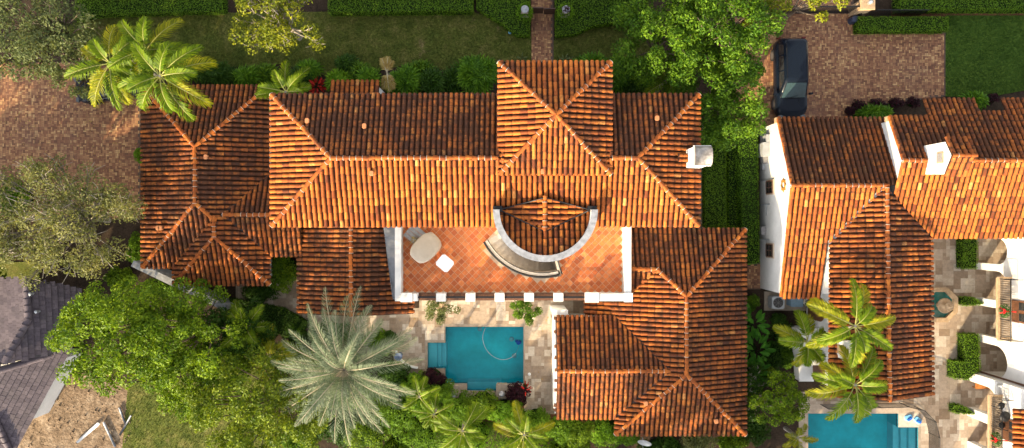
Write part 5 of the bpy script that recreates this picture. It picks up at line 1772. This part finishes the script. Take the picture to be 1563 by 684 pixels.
mb = MB(); mb.lathe((q[0], q[1], 1.8), [(.06, 0), (.05, .1), (.12, .14), (.14, .36), (.03, .46)], 0, 8); mb.build('lantern', M['lgrey'], root)
q = XY(1304, 30, .4); root = thing('gate_motor', (q[0], q[1], 0), 'dark blue gate motor box at the end of the black gate', 'motor box')
mb = MB(); mb.obox((q[0], q[1], 0), .5, .42, .62, 0.1, 0, .85, .1); mb.build('housing', M['bin'] if 'bin' in M else plain('dark_blue_box', (0.03, 0.045, 0.09), .5), root)
mb = MB(); mb.obox((q[0] + .22, q[1] + .3, 0), .18, .18, .8); mb.build('post', M['iron'], root)
a, b = XY(1324, 24), XY(1402, 24)
root = thing('iron_fence', (*a, 0), 'low black iron fence along the bed behind the clipped hedge block', 'fence')
mb = MB()
for i in range(30): x = a[0] + (b[0] - a[0]) * i / 29; mb.box(x - .012, x + .012, a[1] - .012, a[1] + .012, 0, 1.2)
mb.build('bars', M['iron'], root); mb = MB(); mb.box(a[0], b[0], a[1] - .02, a[1] + .02, 1.2, 1.25); mb.build('rail', M['iron'], root)
# walkway gate between the flower pillars
a, b = XY(812, 22), XY(846, 22)
root = thing('garden_gate', (*a, 0), 'dark double garden gate across the brick front walk', 'gate')
for s0, s1 in ((0.0, .49), (.51, 1.0)):
    mb = MB(); xa = a[0] + (b[0] - a[0]) * s0; xb = a[0] + (b[0] - a[0]) * s1
    mb.box(xa, xb, a[1] - .03 + (0 if s0 else .05), a[1] + .03 + (0 if s0 else .05), .1, 1.25); mb.build('leaf', M['wood_dark'] if 'wood_dark' in M else plain('dark_wood', (.05, .022, .014), .6), root)
for px, lf, lab, lf2 in ((801, 'lime', 'left of the brick walk', 'grey'), (863, 'lime', 'right of the brick walk', 'olive')):
    q = XY(px, 18, 1.2); root = thing('planter_pillar', (q[0], q[1], 0), 'leafy pillar with a stone urn ' + lab, 'pillar', 'pillars flanking the garden gate')
    mb = MB(); mb.obox((q[0], q[1], 0), .5, .5, 1.35); mb.obox((q[0], q[1], 1.35), .42, .42, .08); mb.build('post', M['grout'], root)
    mb = MB(); mb.lathe((q[0], q[1], 1.43), [(.12, 0), (.08, .06), (.2, .2), (.24, .3), (.2, .3)], 0, 14); mb.build('urn', M['cap'], root)
    if lf2 == 'olive': V = leafcloud(np.array([[q[0], q[1], 1.82]]) + RNG.normal(0, .11, (110, 3)), RNG.normal(0, 1, (110, 3)), .12, .4); quads_obj('flower', V, 4, [LEAF['burgundy']], root)
    aa = RNG.uniform(0, 6.28, 900); zz = RNG.uniform(0, 1.35, 900); rr = .46 + RNG.normal(0, .05, 900); top_ = RNG.random(900) < .45; rr = np.where(top_, RNG.uniform(.22, .5, 900), rr); zz = np.where(top_, 1.42 + RNG.uniform(-.06, .08, 900), zz)
    V = leafcloud(np.stack([q[0] + rr * np.cos(aa), q[1] + rr * np.sin(aa), zz], 1), np.stack([np.cos(aa), np.sin(aa), 0 * aa], 1), .11, .55); quads_obj('ivy', V, 4, [LEAF['lime']], root)
q = XY(778, 50); mb = MB(); mb.obox((q[0], q[1], 0.03), .16, .22, .12, .5, 0, .7, .04); tag(mb.build('garden_spotlight', M['lblue'], None, (q[0], q[1], .03)), 'small blue garden spotlight at the hedge edge by the front lawn', 'light')
# satellite dish
q = P(984, 674, 2.4); root = thing('satellite_dish', (q.x, q.y, 0), 'grey satellite dish on a pole below the right tiled wing', 'satellite dish')
mb = MB(); mb.tube([(q.x, q.y, 0), (q.x, q.y, 2.35)], .035, 0, 8); mb.build('pole', M['lgrey'], root)
mb = MB(); d = Vector((-.25, -.75, .62)).normalized(); u = d.cross(Vector((0, 0, 1))).normalized(); w = u.cross(d); c = Vector((q.x, q.y, 2.45))
n = len(mb.v); rg = 6; sd = 22; mb.v.append(tuple(c))
for i in range(1, rg + 1):
    for k in range(sd): a = 2 * PI * k / sd; r = .42 * i / rg; mb.v.append(tuple(c + u * r * math.cos(a) + w * r * .9 * math.sin(a) + d * (.5 * r * r)))
for k in range(sd): mb.face([0, 1 + k, 1 + (k + 1) % sd], 0, True)
for i in range(rg - 1):
    for k in range(sd): k2 = (k + 1) % sd; mb.face([1 + i * sd + k, 1 + (i + 1) * sd + k, 1 + (i + 1) * sd + k2, 1 + i * sd + k2], 0, True)
mb.build('dish', M['lgrey'], root)
mb = MB(); mb.tube([c - w * .38 + d * .07, c + d * .45 - w * .1], .014, 0, 5); mb.obox(c + d * .45 - w * .1, .09, .09, .1); mb.build('feed_arm', M['lgrey'], root)
q = P(606, 545, 1.0); root = thing('fire_bowl', (*XY(604, 548), 0), 'small dark blue bowl on a stand at the rounded end of the pool deck', 'bowl')
mb = MB(); x, y = XY(611, 541); mb.lathe((x, y, 0.03), [(.16, 0), (.05, .05), (.05, .55), (.2, .62), (.26, .75), (.22, .74), (.03, .68)], 0, 14); mb.build('stand', plain('blue_bowl', (.05, .08, .16), .4), root)
mb = MB(); pts = arc(1, 0, 1, 1); cc = XY(640, 526, .25)
ring = [(cc[0] + 1.62 * math.cos(a), cc[1] + 1.55 * math.sin(a)) for a in [math.radians(196 + i * 5) for i in range(15)]]
ring2 = [(cc[0] + 1.50 * math.cos(a), cc[1] + 1.43 * math.sin(a)) for a in [math.radians(196 + i * 5) for i in range(15)]]
mb.prism(ring + ring2[::-1], 0, .22); tag(mb.build('curved_kerb', M['white'], None, (ring[0][0], ring[0][1], 0)), 'white curved kerb round the left end of the pool deck', 'kerb')

# ================================================================== HEDGES
HG = 'clipped hedges of the gardens'
def hpx(lab, pts, h, leaf='hedge', **k):
    hedge('hedge', lab, [tuple(P(x, y, h)[:2]) for x, y in pts], h, leaf=leaf, group=HG, **k)


hpx('long low hedge behind the front lawn at the top left', [(120, -40), (340, -40), (340, 17), (150, 22), (110, 30)], 0.9)
hpx('clipped hedge along the top edge of the front lawn', [(500, -40), (722, -40), (722, 17), (500, 19)], 1.0)
hpx('dark wavy hedge left of the brick front walk', [(727, -40), (809, -40), (809, 54), (790, 55), (765, 36), (745, 24), (727, 12)], 0.8)
hpx('dark wavy hedge right of the brick front walk', [(848, -40), (975, -40), (972, 38), (940, 34), (905, 40), (880, 52), (848, 55)], 0.8)
hpx('low rectangular hedge block below the iron fence by the brick driveway', [(1311, 25), (1449, 25), (1449, 47), (1311, 48)], 0.9)
hpx('long clipped hedge above the mulch bed at the top right corner', [(1375, -40), (1700, -40), (1700, 14), (1375, 14)], 1.1)
hpx('narrow dark green hedge nearest the chimney on the villa\'s right side', [(1076, 212), (1109, 205), (1110, 348), (1077, 348)], 1.0)
hpx('thin lighter hedge strip between two side hedges', [(1111, 215), (1126, 212), (1127, 348), (1112, 348)], 0.7, leaf='lime', dens=120)
hpx('tall olive hedge against the white gable wall', [(1127, 205), (1157, 200), (1160, 402), (1136, 405)], 1.4, leaf='fan', dens=170)
hpx('clipped courtyard hedge at the first arch below the tiled eave', [(1471, 360), (1494, 360), (1493, 411), (1471, 411)], 0.9)
hpx('small tapered courtyard hedge beside the fountain', [(1473, 454), (1488, 454), (1506, 465), (1473, 468)], 0.8)
hpx('L shaped courtyard hedge between the two balconies', [(1473, 511), (1496, 510), (1498, 566), (1480, 581), (1457, 579), (1457, 552), (1473, 551)], 0.9)
hpx('small tapered courtyard hedge beside the lower balcony', [(1458, 619), (1471, 619), (1493, 634), (1458, 632)], 0.8)
hpx('dark green low hedge behind the yellow green palm and bananas', [(350, 455), (430, 470), (470, 492), (455, 520), (380, 500), (345, 475)], 0.7, leaf='deep')

# ================================================================== SHRUBS AND BEDS
LP = 'lady palm shrubs along the front wall'
def F_(lab, px, py, rx, ry, h, n, leaf='fan', g=LP, **k):
    c = P(px, py, h * 0.8); fans('lady_palm', lab, g, (c.x, c.y), rx / 26, ry / 26, h, n, leaf, **k)


F_('large rounded lady palm shrub touching the left side of the entry tower', 728, 112, 36, 32, 1.9, 230)
F_('lady palm shrub right of the dry golden frond', 622, 122, 24, 24, 1.6, 130, 'fan')
F_('dark lady palm shrub at the right end of the left front bed', 658, 124, 22, 22, 1.6, 120, 'deep')
F_('low lady palm shrub left of the dry golden frond', 560, 118, 20, 15, 1.3, 90)
F_('light lady palm shrub beside the red bromeliad', 515, 122, 20, 16, 1.3, 90, 'lime')
F_('low dark shrub at the left end of the front bed', 330, 112, 38, 17, 1.2, 130, 'deep')
F_('light leafy shrub between the dark shrub and the fan palm', 376, 116, 26, 16, 1.2, 90, 'fan')
for px_, py_, rx_, ry_, lf_, lab_ in ((458, 116, 20, 16, 'deep', 'dark low fern right of the bright corner palm'), (545, 108, 22, 12, 'mixed', 'low fern above the small porch roof'), (602, 126, 14, 16, 'fan', 'small fern under the dry golden palm'), (640, 106, 22, 14, 'mixed', 'low fern in front of the two lady palm shrubs'), (692, 122, 18, 22, 'deep', 'dark fern left of the large rounded lady palm'), (296, 106, 22, 14, 'mixed', 'low fern under the fronds of the big yellow palm'), (404, 112, 18, 15, 'mixed', 'low fern left of the bright corner palm'), (470, 104, 18, 10, 'fan', 'low fern at the lawn edge above the bromeliad'), (528, 96, 16, 10, 'deep', 'dark low fern at the lawn edge of the front bed'), (985, 105, 18, 18, 'mixed', 'fern under the shade trees by the entry lawn')):
    F_(lab_, px_, py_, rx_, ry_, 1.0, 90, lf_, 'low ferns in the front bed')
F_('lady palm shrub at the right side of the entry tower', 905, 98, 30, 19, 1.7, 130)
F_('bright lady palm shrub next to the right corner of the entry tower', 945, 112, 22, 30, 1.7, 120, 'fan')
F_('dark lady palm filling the corner right of the entry tower', 965, 128, 25, 16, 1.3, 90, 'deep')
F_('low fern by the brick driveway under the small gable roof', 1335, 170, 30, 9, .8, 80, 'fan', None)
F_('bright fern between the two roof extensions of the right house', 1490, 152, 22, 10, .9, 70, 'fan', None)
F_('feathery shrub beside the white outdoor counter', 1200, 515, 22, 22, 1.0, 70, 'deep', None)
F_('spiky agave plant left of the front walk', 797, 92, 8, 6, .5, 8, 'grey', None, k=5)
F_('spiky agave plant right of the front walk', 862, 93, 10, 6, .5, 10, 'grey', None, k=5)
c = P(483, 131, .7); bigleaf('bromeliad', 'bright red bromeliad at the eave of the villa', (c.x, c.y), .38, .8, 26, None, 'red', .45, .13)
# dry golden hanging frond bundle
c = P(590, 110, 3.2)
root = thing('dead_palm', (c.x, c.y, 0), 'dry golden palm with a drooping dead crown in the front bed', 'palm')
mb = MB(); mb.tube([(c.x, c.y, 0), (c.x, c.y, 3.0)], [.1, .07], 0, 8); mb.build('trunk', M['trunk_grey'], root)
for i, (az, L) in enumerate(((1.9, .95), (1.5, 1.0), (1.2, .8), (-1.45, 1.15), (-1.2, 1.05), (-1.8, 1.0), (-1.6, .8))):
    frond_mb((c.x, c.y, 3.1 - .03 * i), az, .35, L, 1.0, .42, 26, .035, .3, .5).build('frond', [LEAF['dry'], M['rachis_pale']], root)
SH = 'rounded garden shrubs'
def B_(lab, px, py, rx, ry, h, n, size, leaf, z0=0.0, g=SH, name='shrub', **k):
    c = P(px, py, z0 + h * .8); bush(name, lab, g, (c.x, c.y), rx / 25, ry / 25, h, n, size, leaf, z0=z0, **k)


B_('small round bright green ball shrub at the driveway edge of the left wing', 210, 236, 9, 13, .9, 900, .11, 'lime')
B_('bright bush at the far left edge below the left driveway', 14, 300, 22, 34, 1.8, 3000, .16, 'lime')
B_('dense bright vine shrub in the corner between the left tiled wings', 424, 412, 30, 38, 1.9, 3600, .15, 'bright')
B_('low green ground shrub under the left tiled wing hip', 395, 446, 36, 14, .8, 1800, .13, 'deep')
B_('burgundy shrub left of the left pool pedestal', 661, 578, 21, 17, 1.2, 1700, .17, 'burgundy', aspect=.35)
B_('burgundy shrub with red shoots in front of the right pool pedestal', 790, 604, 20, 22, 1.3, 1900, .17, 'burgundy', aspect=.35)
c = P(802, 595, 1.3); bigleaf('red_shoots', 'cluster of bright red leaves on the burgundy shrub by the pool', (c.x, c.y), .3, 1.35, 16, None, 'red', .32, .08)
for (px, py, lab) in ((673, 473, 'left of the two potted olive trees under the terrace pillars'), (804, 473, 'right of the two potted olive trees under the terrace pillars')):
    c = XY(px, py, 1.6)
    t = tree('olive_tree', lab, 'small potted trees on the pool deck', c, 1.15, .9, 2.3, 1.1, 2300 if px < 700 else 3200, .12, 'mixed' if px > 700 else 'grey', nclump=16, cr=.34, trunk_r=.05, aspect=.45)
    mb = MB(); mb.lathe((c[0], c[1], 0.03), [(.2, 0), (.3, .4), (.32, .5), (.26, .49)], 0, 14); mb.build('pot', M['stone'], t)
# red leaved border plants along the right drive
i = 0
for (px, py, rx, ry) in ((1312, 160, 14, 9), (1340, 157, 16, 8), (1370, 156, 16, 8), (1397, 155, 14, 8), (1300, 168, 9, 8)):
    B_(('leftmost', 'second', 'third', 'last', 'nearest')[i] + ' dark red border shrub along the brick driveway edge', px, py, rx, ry, .7, 500, .13, 'burgundy', g='dark red border shrubs'); i += 1
B_('dark red shrub between the gable extensions at the right edge', 1515, 150, 20, 8, .7, 500, .13, 'burgundy', g='dark red border shrubs')
# mounded light green shrubs below the pool
mounds = [(640, 618, 26, 24, 1.8), (672, 604, 24, 18, 1.5), (700, 628, 24, 20, 1.7), (736, 622, 28, 20, 1.7), (772, 634, 26, 20, 1.7), (820, 648, 24, 18, 1.8), (858, 660, 26, 20, 1.9), (884, 668, 22, 20, 2.0), (930, 664, 30, 20, 2.1), (962, 668, 16, 14, 1.9), (600, 640, 30, 26, 2.0), (560, 668, 36, 24, 2.0), (720, 670, 40, 24, 1.6), (800, 680, 40, 22, 1.6), (640, 670, 36, 24, 1.6), (860, 700, 40, 20, 1.8), (630, 588, 24, 16, 1.1)]
for i, (px, py, rx, ry, hh) in enumerate(mounds):
    lf = ('lime', 'hedge', 'hedge', 'bright')[i % 4]
    where = ('below the left pedestal', 'left under the pool', 'behind the mulch bed', 'in the middle of the mulch bed edge', 'right of the mulch bed', 'below the burgundy shrub', 'left below the right tiled wing', 'below the right tiled wing corner', 'beside the satellite dish', 'next to the satellite dish pole', 'right of the silver palm', 'under the silver palm tips', 'among the small palms at the bottom', 'under the right small palm', 'under the left small palm', 'at the bottom edge right of the palms', 'between the silver palm and the pool')[i]
    B_('mounded ' + {'lime': 'lime', 'bright': 'bright', 'hedge': 'deep'}[lf] + ' green shrub ' + where, px, py, rx * 1.28, ry * 1.25, hh * 1.12, 3200, .12, lf, nclump=26, cr=.27, up=.8)
B_('pale olive bush below the hip end of the right tiled wing', 1068, 676, 36, 20, 1.9, 2200, .14, 'olive')
B_('dark bush beside the pale olive bush', 1030, 690, 26, 18, 1.6, 1200, .15, 'deep')
for (px, py, r, n, lab) in ((1150, 496, 15, 24, 'upper'), (1153, 535, 20, 30, 'middle'), (1150, 566, 18, 24, 'lower')):
    c = P(px, py, 1.3); bigleaf('banana_plant', lab + ' broad leaved plant in the strip right of the villa', (c.x, c.y), r / 20, 1.7, n, 'broad leaved plants beside the villa', 'banana', .75, .26)
B_('dark shrub under the broad leaved plants', 1185, 545, 28, 26, 1.0, 1200, .14, 'deep')
B_('green shrub beside the equipment pad right of the villa', 1150, 462, 14, 14, 1.0, 1100, .14, 'mixed')
B_('feathery green shrub between the broad leaved plants and the white counter', 1205, 545, 14, 20, 1.1, 1300, .14, 'mixed')
B_('leafy green shrub above the round tree by the right pool', 1172, 575, 20, 16, 1.3, 1600, .14, 'bright')
B_('small green shrub left of the slender palm stems', 1190, 490, 16, 12, .9, 1000, .13, 'deep')
B_('dark shrub in the strip below the broad leaved plants', 1160, 660, 22, 26, 1.4, 1400, .15, 'deep')

# ================================================================== TREES
T_ = lambda px, py, z: tuple(P(px, py, z)[:2])
tree('grey_tree', 'grey green leafy tree covering the top left corner', 'trees', T_(52, 40, 5), 4.2, 3.4, 6.4, 2.6, 8500, .19, 'grey', nclump=44, cr=.24, twig=1)
tree('feathery_tree', 'smaller grey green tree over the brick driveway edge at the top left', 'trees', T_(105, 95, 4), 1.9, 2.2, 4.6, 2.2, 2600, .18, 'grey', nclump=22, cr=.26, twig=1)
tree('pale_tree', 'pale olive tree with bare twigs between the left driveway and the grey roof', 'trees', T_(95, 335, 4.6), 4.8, 4.0, 6.2, 2.4, 15000, .165, 'olive', bark='pale_bark', nclump=70, cr=.24, twig=4, hollow=.25)
tree('yellow_tree', 'yellow olive tree at the top edge over the front lawn', 'trees', T_(412, 18, 5.5), 3.1, 2.6, 6.5, 3.0, 4600, .19, 'yellow', bark='pale_bark', nclump=34, cr=.25, twig=2, hollow=.3)
tree('bright_tree', 'large bright green tree beside the grey roof', 'trees', T_(162, 512, 7.5), 3.8, 3.3, 9.2, 2.0, 15000, .20, 'bright', nclump=56, cr=.23)
tree('broad_tree', 'broad bright green tree below the left tiled wing', 'trees', T_(268, 520, 6.6), 3.5, 3.2, 8.2, 1.8, 13000, .20, 'bright', nclump=50, cr=.23)
tree('dark_tree', 'dark green tree behind the diagonal boundary wall', 'trees', T_(350, 512, 3.2), 3.0, 2.3, 4.0, 1.2, 6500, .20, 'deep', nclump=34, cr=.26)
tree('yellow_tree', 'yellow green tree left of the silver date palm', 'trees', T_(390, 630, 6.0), 4.4, 3.5, 7.4, 2.0, 16000, .19, 'olive_green', nclump=60, cr=.21)
tree('bright_tree', 'bright tree between the yellow green tree and the dirt', 'trees', T_(300, 585, 4.2), 3.0, 2.6, 5.2, 1.6, 7000, .19, 'bright', nclump=36, cr=.24)
tree('shade_tree', 'big dark green tree right of the entry lawn', 'trees', T_(1020, 50, 5.5), 3.3, 3.6, 7.0, 2.0, 12000, .20, 'mixed', nclump=46, cr=.24)
tree('shade_tree', 'big tree with yellow top along the upper right of the villa', 'trees', T_(1105, 40, 6.5), 3.4, 3.2, 8.2, 2.2, 12500, .20, 'mixed', nclump=46, cr=.24, twig=1)
tree('shade_tree', 'tree between the suv and the villa chimney', 'trees', T_(1108, 150, 5.0), 2.9, 3.4, 6.4, 1.8, 11500, .20, 'mixed', nclump=42, cr=.24)
tree('sprig_tree', 'yellow green overhanging tree at the top edge above the black gate', 'trees', T_(1245, -8, 6), 2.1, 1.1, 6.8, 4.6, 1600, .20, 'yellow', nclump=16, cr=.3)
tree('yellow_tree', 'thin yellow tree at the top right of the shade trees', 'trees', T_(1168, 8, 6.5), 1.6, 1.6, 7.4, 4.0, 1900, .19, 'yellow', nclump=18, cr=.28)
tree('round_tree', 'round bright green tree beside the right pool', 'trees', T_(1192, 612, 3.6), 1.9, 1.6, 4.4, 1.6, 6000, .15, 'bright', nclump=34, cr=.25, twig=1)
tree('dark_tree', 'dark tree with bare grey twigs left of the round tree', 'trees', T_(1155, 605, 2.4), 1.1, 2.0, 3.0, 1.0, 2200, .16, 'deep', bark='pale_bark', nclump=20, cr=.28, twig=3)
# unseen trees added beyond the frame to shade wings, gable wall and left driveway
for (x, y, r, zt) in ((-49, -6, 5, 11), (-54, 2, 5, 11), (-50, 11, 4, 9), (-33.4, -3.6, 3.3, 7.2), (-39, -7, 3.8, 9), (-41, 2, 4, 8.5), (3.5, -19.6, 2.8, 11), (8, -20, 2.7, 10.5), (12.5, -19.8, 2.6, 10.5), (17, -19, 2.2, 9)):
    tree('added_shading_tree', 'tall green unseen tree added out of frame to cast shade', 'added shading trees out of frame', (x, y), r, r * .85, zt, 1.2, 9000, .42, 'bright', nclump=46, cr=.40, hollow=.8)

gs = [(592, 520, 16, 12, .7), (205, 385, 14, 26, .8), (180, 425, 26, 14, .8), (505, 512, 34, 18, .9), (575, 525, 26, 18, .9), (468, 560, 26, 24, 1.2), (600, 575, 26, 20, 1.1), (540, 600, 34, 26, 1.2), (480, 625, 30, 26, 1.4), (520, 660, 36, 24, 1.3), (580, 620, 26, 22, 1.3), (440, 545, 22, 22, 1.1), (448, 505, 22, 16, .8), (455, 680, 34, 20, 1.2), (600, 692, 34, 16, 1.4), (390, 520, 30, 26, 1.4), (345, 545, 30, 26, 1.2), (690, 690, 40, 16, 1.2), (1005, 690, 30, 16, 1.0), (250, 440, 40, 10, .6), (1120, 678, 26, 14, .9)]
wh = ['at the rounded end of the pool deck under the palm tips', 'at the lower left corner of the left tiled wing', 'between the pale tree and the boundary wall', 'under the silver palm fronds toward the tiled eave', 'under the silver palm fronds toward the pool deck', 'under the left fronds of the silver palm', 'below the rounded end of the pool deck', 'directly under the silver palm crown', 'under the lower left fronds of the silver palm', 'under the lower fronds of the silver palm', 'under the lower right fronds of the silver palm', 'between the yellow palm and the silver palm', 'above the left fronds of the silver palm', 'at the bottom edge left of the silver palm', 'at the bottom edge right of the silver palm', 'around the bright fan palm', 'between the broad tree and the fan palm', 'at the bottom edge below the mulch bed', 'at the bottom edge right of the satellite dish', 'along the diagonal boundary wall', 'at the bottom edge under the right tiled wing corner']
for i, (px, py, rx, ry, hh) in enumerate(gs):
    lf = ('deep', 'hedge', 'bright')[i % 3]
    B_('low ' + {'deep': 'dark', 'hedge': 'green', 'bright': 'bright'}[lf] + ' shrub ' + wh[i], px, py, rx * 1.2, ry * 1.2, hh, 2000, .15, lf, nclump=20, cr=.3)

# ================================================================== PALMS
pc = P(238, 116, 7.0)
palm('cluster_palm', 'big yellow green palm over the corner of the left wing', [(pc.x + .2, pc.y, 7.0), (*T_(168, 96, 6.0), 6.0), (*T_(222, 76, 6.2), 6.2)], 'palm', None, L=3.0, wl=.74, nf=13, nl=36, droop=1.3, e_hi=.85, e_lo=-.05, wid=.055, second='palmy', hang=.6, base=T_(214, 108, 0))
pc = T_(525, 565, 6.5)
palm('date_palm', 'large silver green date palm with a round crown beside the pool deck', [(*pc, 6.5)], 'date', None, L=4.5, wl=.68, nf=64, nl=46, droop=1.2, e_hi=1.3, e_lo=-.05, wid=.030, tr=.24, rachis='rachis_pale', vee=.45, hang=.4, f0=.5)
palm('areca_palm', 'bright green palm at the left front corner of the main roof', [(*T_(436, 140, 3.6), 3.6)], 'palm', None, L=2.0, wl=.55, nf=13, nl=36, droop=1.0, e_hi=.9, e_lo=.15, wid=.052)
palm('areca_palm', 'dark green palm at the right end of the front bed under the shade trees', [(*T_(1020, 122, 3.4), 3.4)], 'palm', None, L=2.0, wl=.55, nf=9, nl=34, droop=1.0, e_hi=.9, e_lo=.2, wid=.038)
palm('areca_palm', 'bright fan of fronds left of the silver date palm', [(*T_(375, 500, 3.4), 3.4)], 'palm', None, L=2.0, wl=.58, nf=11, nl=34, droop=1.1, e_hi=.9, e_lo=.1, wid=.038)
palm('areca_palm', 'yellow palm low beside the silver date palm', [(*T_(412, 545, 3.0), 3.0)], 'palmy', None, L=1.7, wl=.5, nf=9, nl=32, droop=1.1, e_hi=.8, e_lo=.1, wid=.038)
palm('areca_palm', 'pale yellow palm leaning over the shrubs left of the pool edge', [(*T_(640, 606, 2.9), 2.9)], 'palm', None, L=1.35, wl=.42, nf=9, nl=30, droop=.9, e_hi=.9, e_lo=.1, wid=.038)
palm('areca_palm', 'yellow green palm at the bottom edge left of the mulch bed', [(*T_(706, 658, 3.2), 3.2)], 'palm', None, L=2.0, wl=.55, nf=11, nl=38, droop=1.0, e_hi=.9, e_lo=.1, wid=.038)
palm('areca_palm', 'green palm at the bottom edge below the burgundy shrub', [(*T_(800, 664, 3.2), 3.2)], 'palm', None, L=1.9, wl=.55, nf=11, nl=38, droop=1.0, e_hi=.9, e_lo=.1, wid=.038, second='palmy')
palm('areca_palm', 'small palm between the pale yellow palm and the bottom palms', [(*T_(662, 632, 2.6), 2.6)], 'palm', None, L=1.3, wl=.4, nf=8, nl=20, droop=.9, e_hi=.9, e_lo=.2, wid=.038)
PG = 'slender palms beside the right pool'
palm('slender_palm', 'yellow green palm over the white walls left of the middle wing', [(*T_(1233, 522, 4.2), 4.2)], 'palm', PG, L=2.05, wl=.6, nf=10, nl=32, droop=1.2, e_hi=.8, e_lo=0, wid=.068, base=T_(1200, 505, 0), second='palmy')
palm('slender_palm', 'tall palm crossing the ridge of the middle wing', [(*T_(1306, 498, 7.0), 7.0)], 'palm', PG, L=2.75, wl=.62, nf=13, nl=36, droop=1.2, e_hi=.8, e_lo=0, wid=.072, base=T_(1240, 500, 0), second='palmy')
palm('slender_palm', 'tall palm over the lower end of the middle wing above the pool', [(*T_(1306, 588, 6.4), 6.4)], 'palm', PG, L=2.6, wl=.62, nf=13, nl=36, droop=1.2, e_hi=.8, e_lo=0, wid=.068, base=T_(1255, 575, 0), second='palmy')
palm('areca_palm', 'small yellow palm at the left edge of the right pool', [(*T_(1218, 668, 2.0), 2.0)], 'palmy', None, L=1.1, wl=.36, nf=8, nl=20, droop=1.0, e_hi=.9, e_lo=.2, wid=.038)

V = []
for poly, n in ((left_drive, 260), (right_drive, 200), (deck, 120), (front_walk, 20)):
    xs = [p[0] for p in poly]; ys = [p[1] for p in poly]
    for _ in range(n):
        x, y = random.uniform(max(-34, min(xs)), max(xs)), random.uniform(min(ys), max(ys))
        if inside(poly, x, y) and not inside(pool1, x, y): V.append((x, y, 0.045))
V = np.array(V); o = quads_obj('fallen_leaves', leafcloud(V, np.tile([0, 0, 1.0], (len(V), 1)), .11, .6, rnd=.25), 4, [LEAF['dry']]); o['kind'] = 'stuff'; tag(o, 'dry fallen leaves scattered over the paving', 'leaves')

# ================================================================== CAMERA AND LIGHT
cam = bpy.data.cameras.new('camera'); co = bpy.data.objects.new('camera', cam); C.objects.link(co)
co.location = (0, 0, H); co.rotation_euler = (0, 0, 0)
cam.sensor_width = 36; cam.sensor_fit = 'HORIZONTAL'; cam.lens = 36 * F / 1563
cam.clip_start = 0.5; cam.clip_end = 1000
bpy.context.scene.camera = co

ELEV, AZ = math.radians(18.5), math.radians(212)     # azimuth clockwise from +Y: the sun stands low in the south-south-west
sdir = Vector((math.sin(AZ) * math.cos(ELEV), math.cos(AZ) * math.cos(ELEV), math.sin(ELEV)))
sun = bpy.data.lights.new('sun', 'SUN'); so = bpy.data.objects.new('sun', sun); C.objects.link(so)
sun.energy = 3.9; sun.angle = math.radians(0.6); sun.color = (1.0, 0.78, 0.46)
so.rotation_euler = (-sdir).to_track_quat('-Z', 'Y').to_euler()
so.location = sdir * 60
w = bpy.data.worlds.new('World'); bpy.context.scene.world = w; w.use_nodes = True
nt = w.node_tree; bg = nt.nodes['Background']
sk = nt.nodes.new('ShaderNodeTexSky'); sk.sky_type = 'NISHITA'; sk.sun_disc = False
sk.sun_elevation = ELEV; sk.sun_rotation = AZ; sk.air_density = 1.0; sk.dust_density = 2.0; sk.ozone_density = 1.0
hs = nt.nodes.new('ShaderNodeHueSaturation'); hs.inputs['Saturation'].default_value = 0.18
nt.links.new(sk.outputs[0], hs.inputs['Color']); nt.links.new(hs.outputs[0], bg.inputs['Color'])
bg.inputs['Strength'].default_value = 0.15
sc = bpy.context.scene
sc.view_settings.view_transform = 'Standard'; sc.view_settings.look = 'None'
sc.view_settings.exposure = 1.78; sc.view_settings.gamma = 1.0
sc.cycles.max_bounces = 8; sc.cycles.transparent_max_bounces = 16
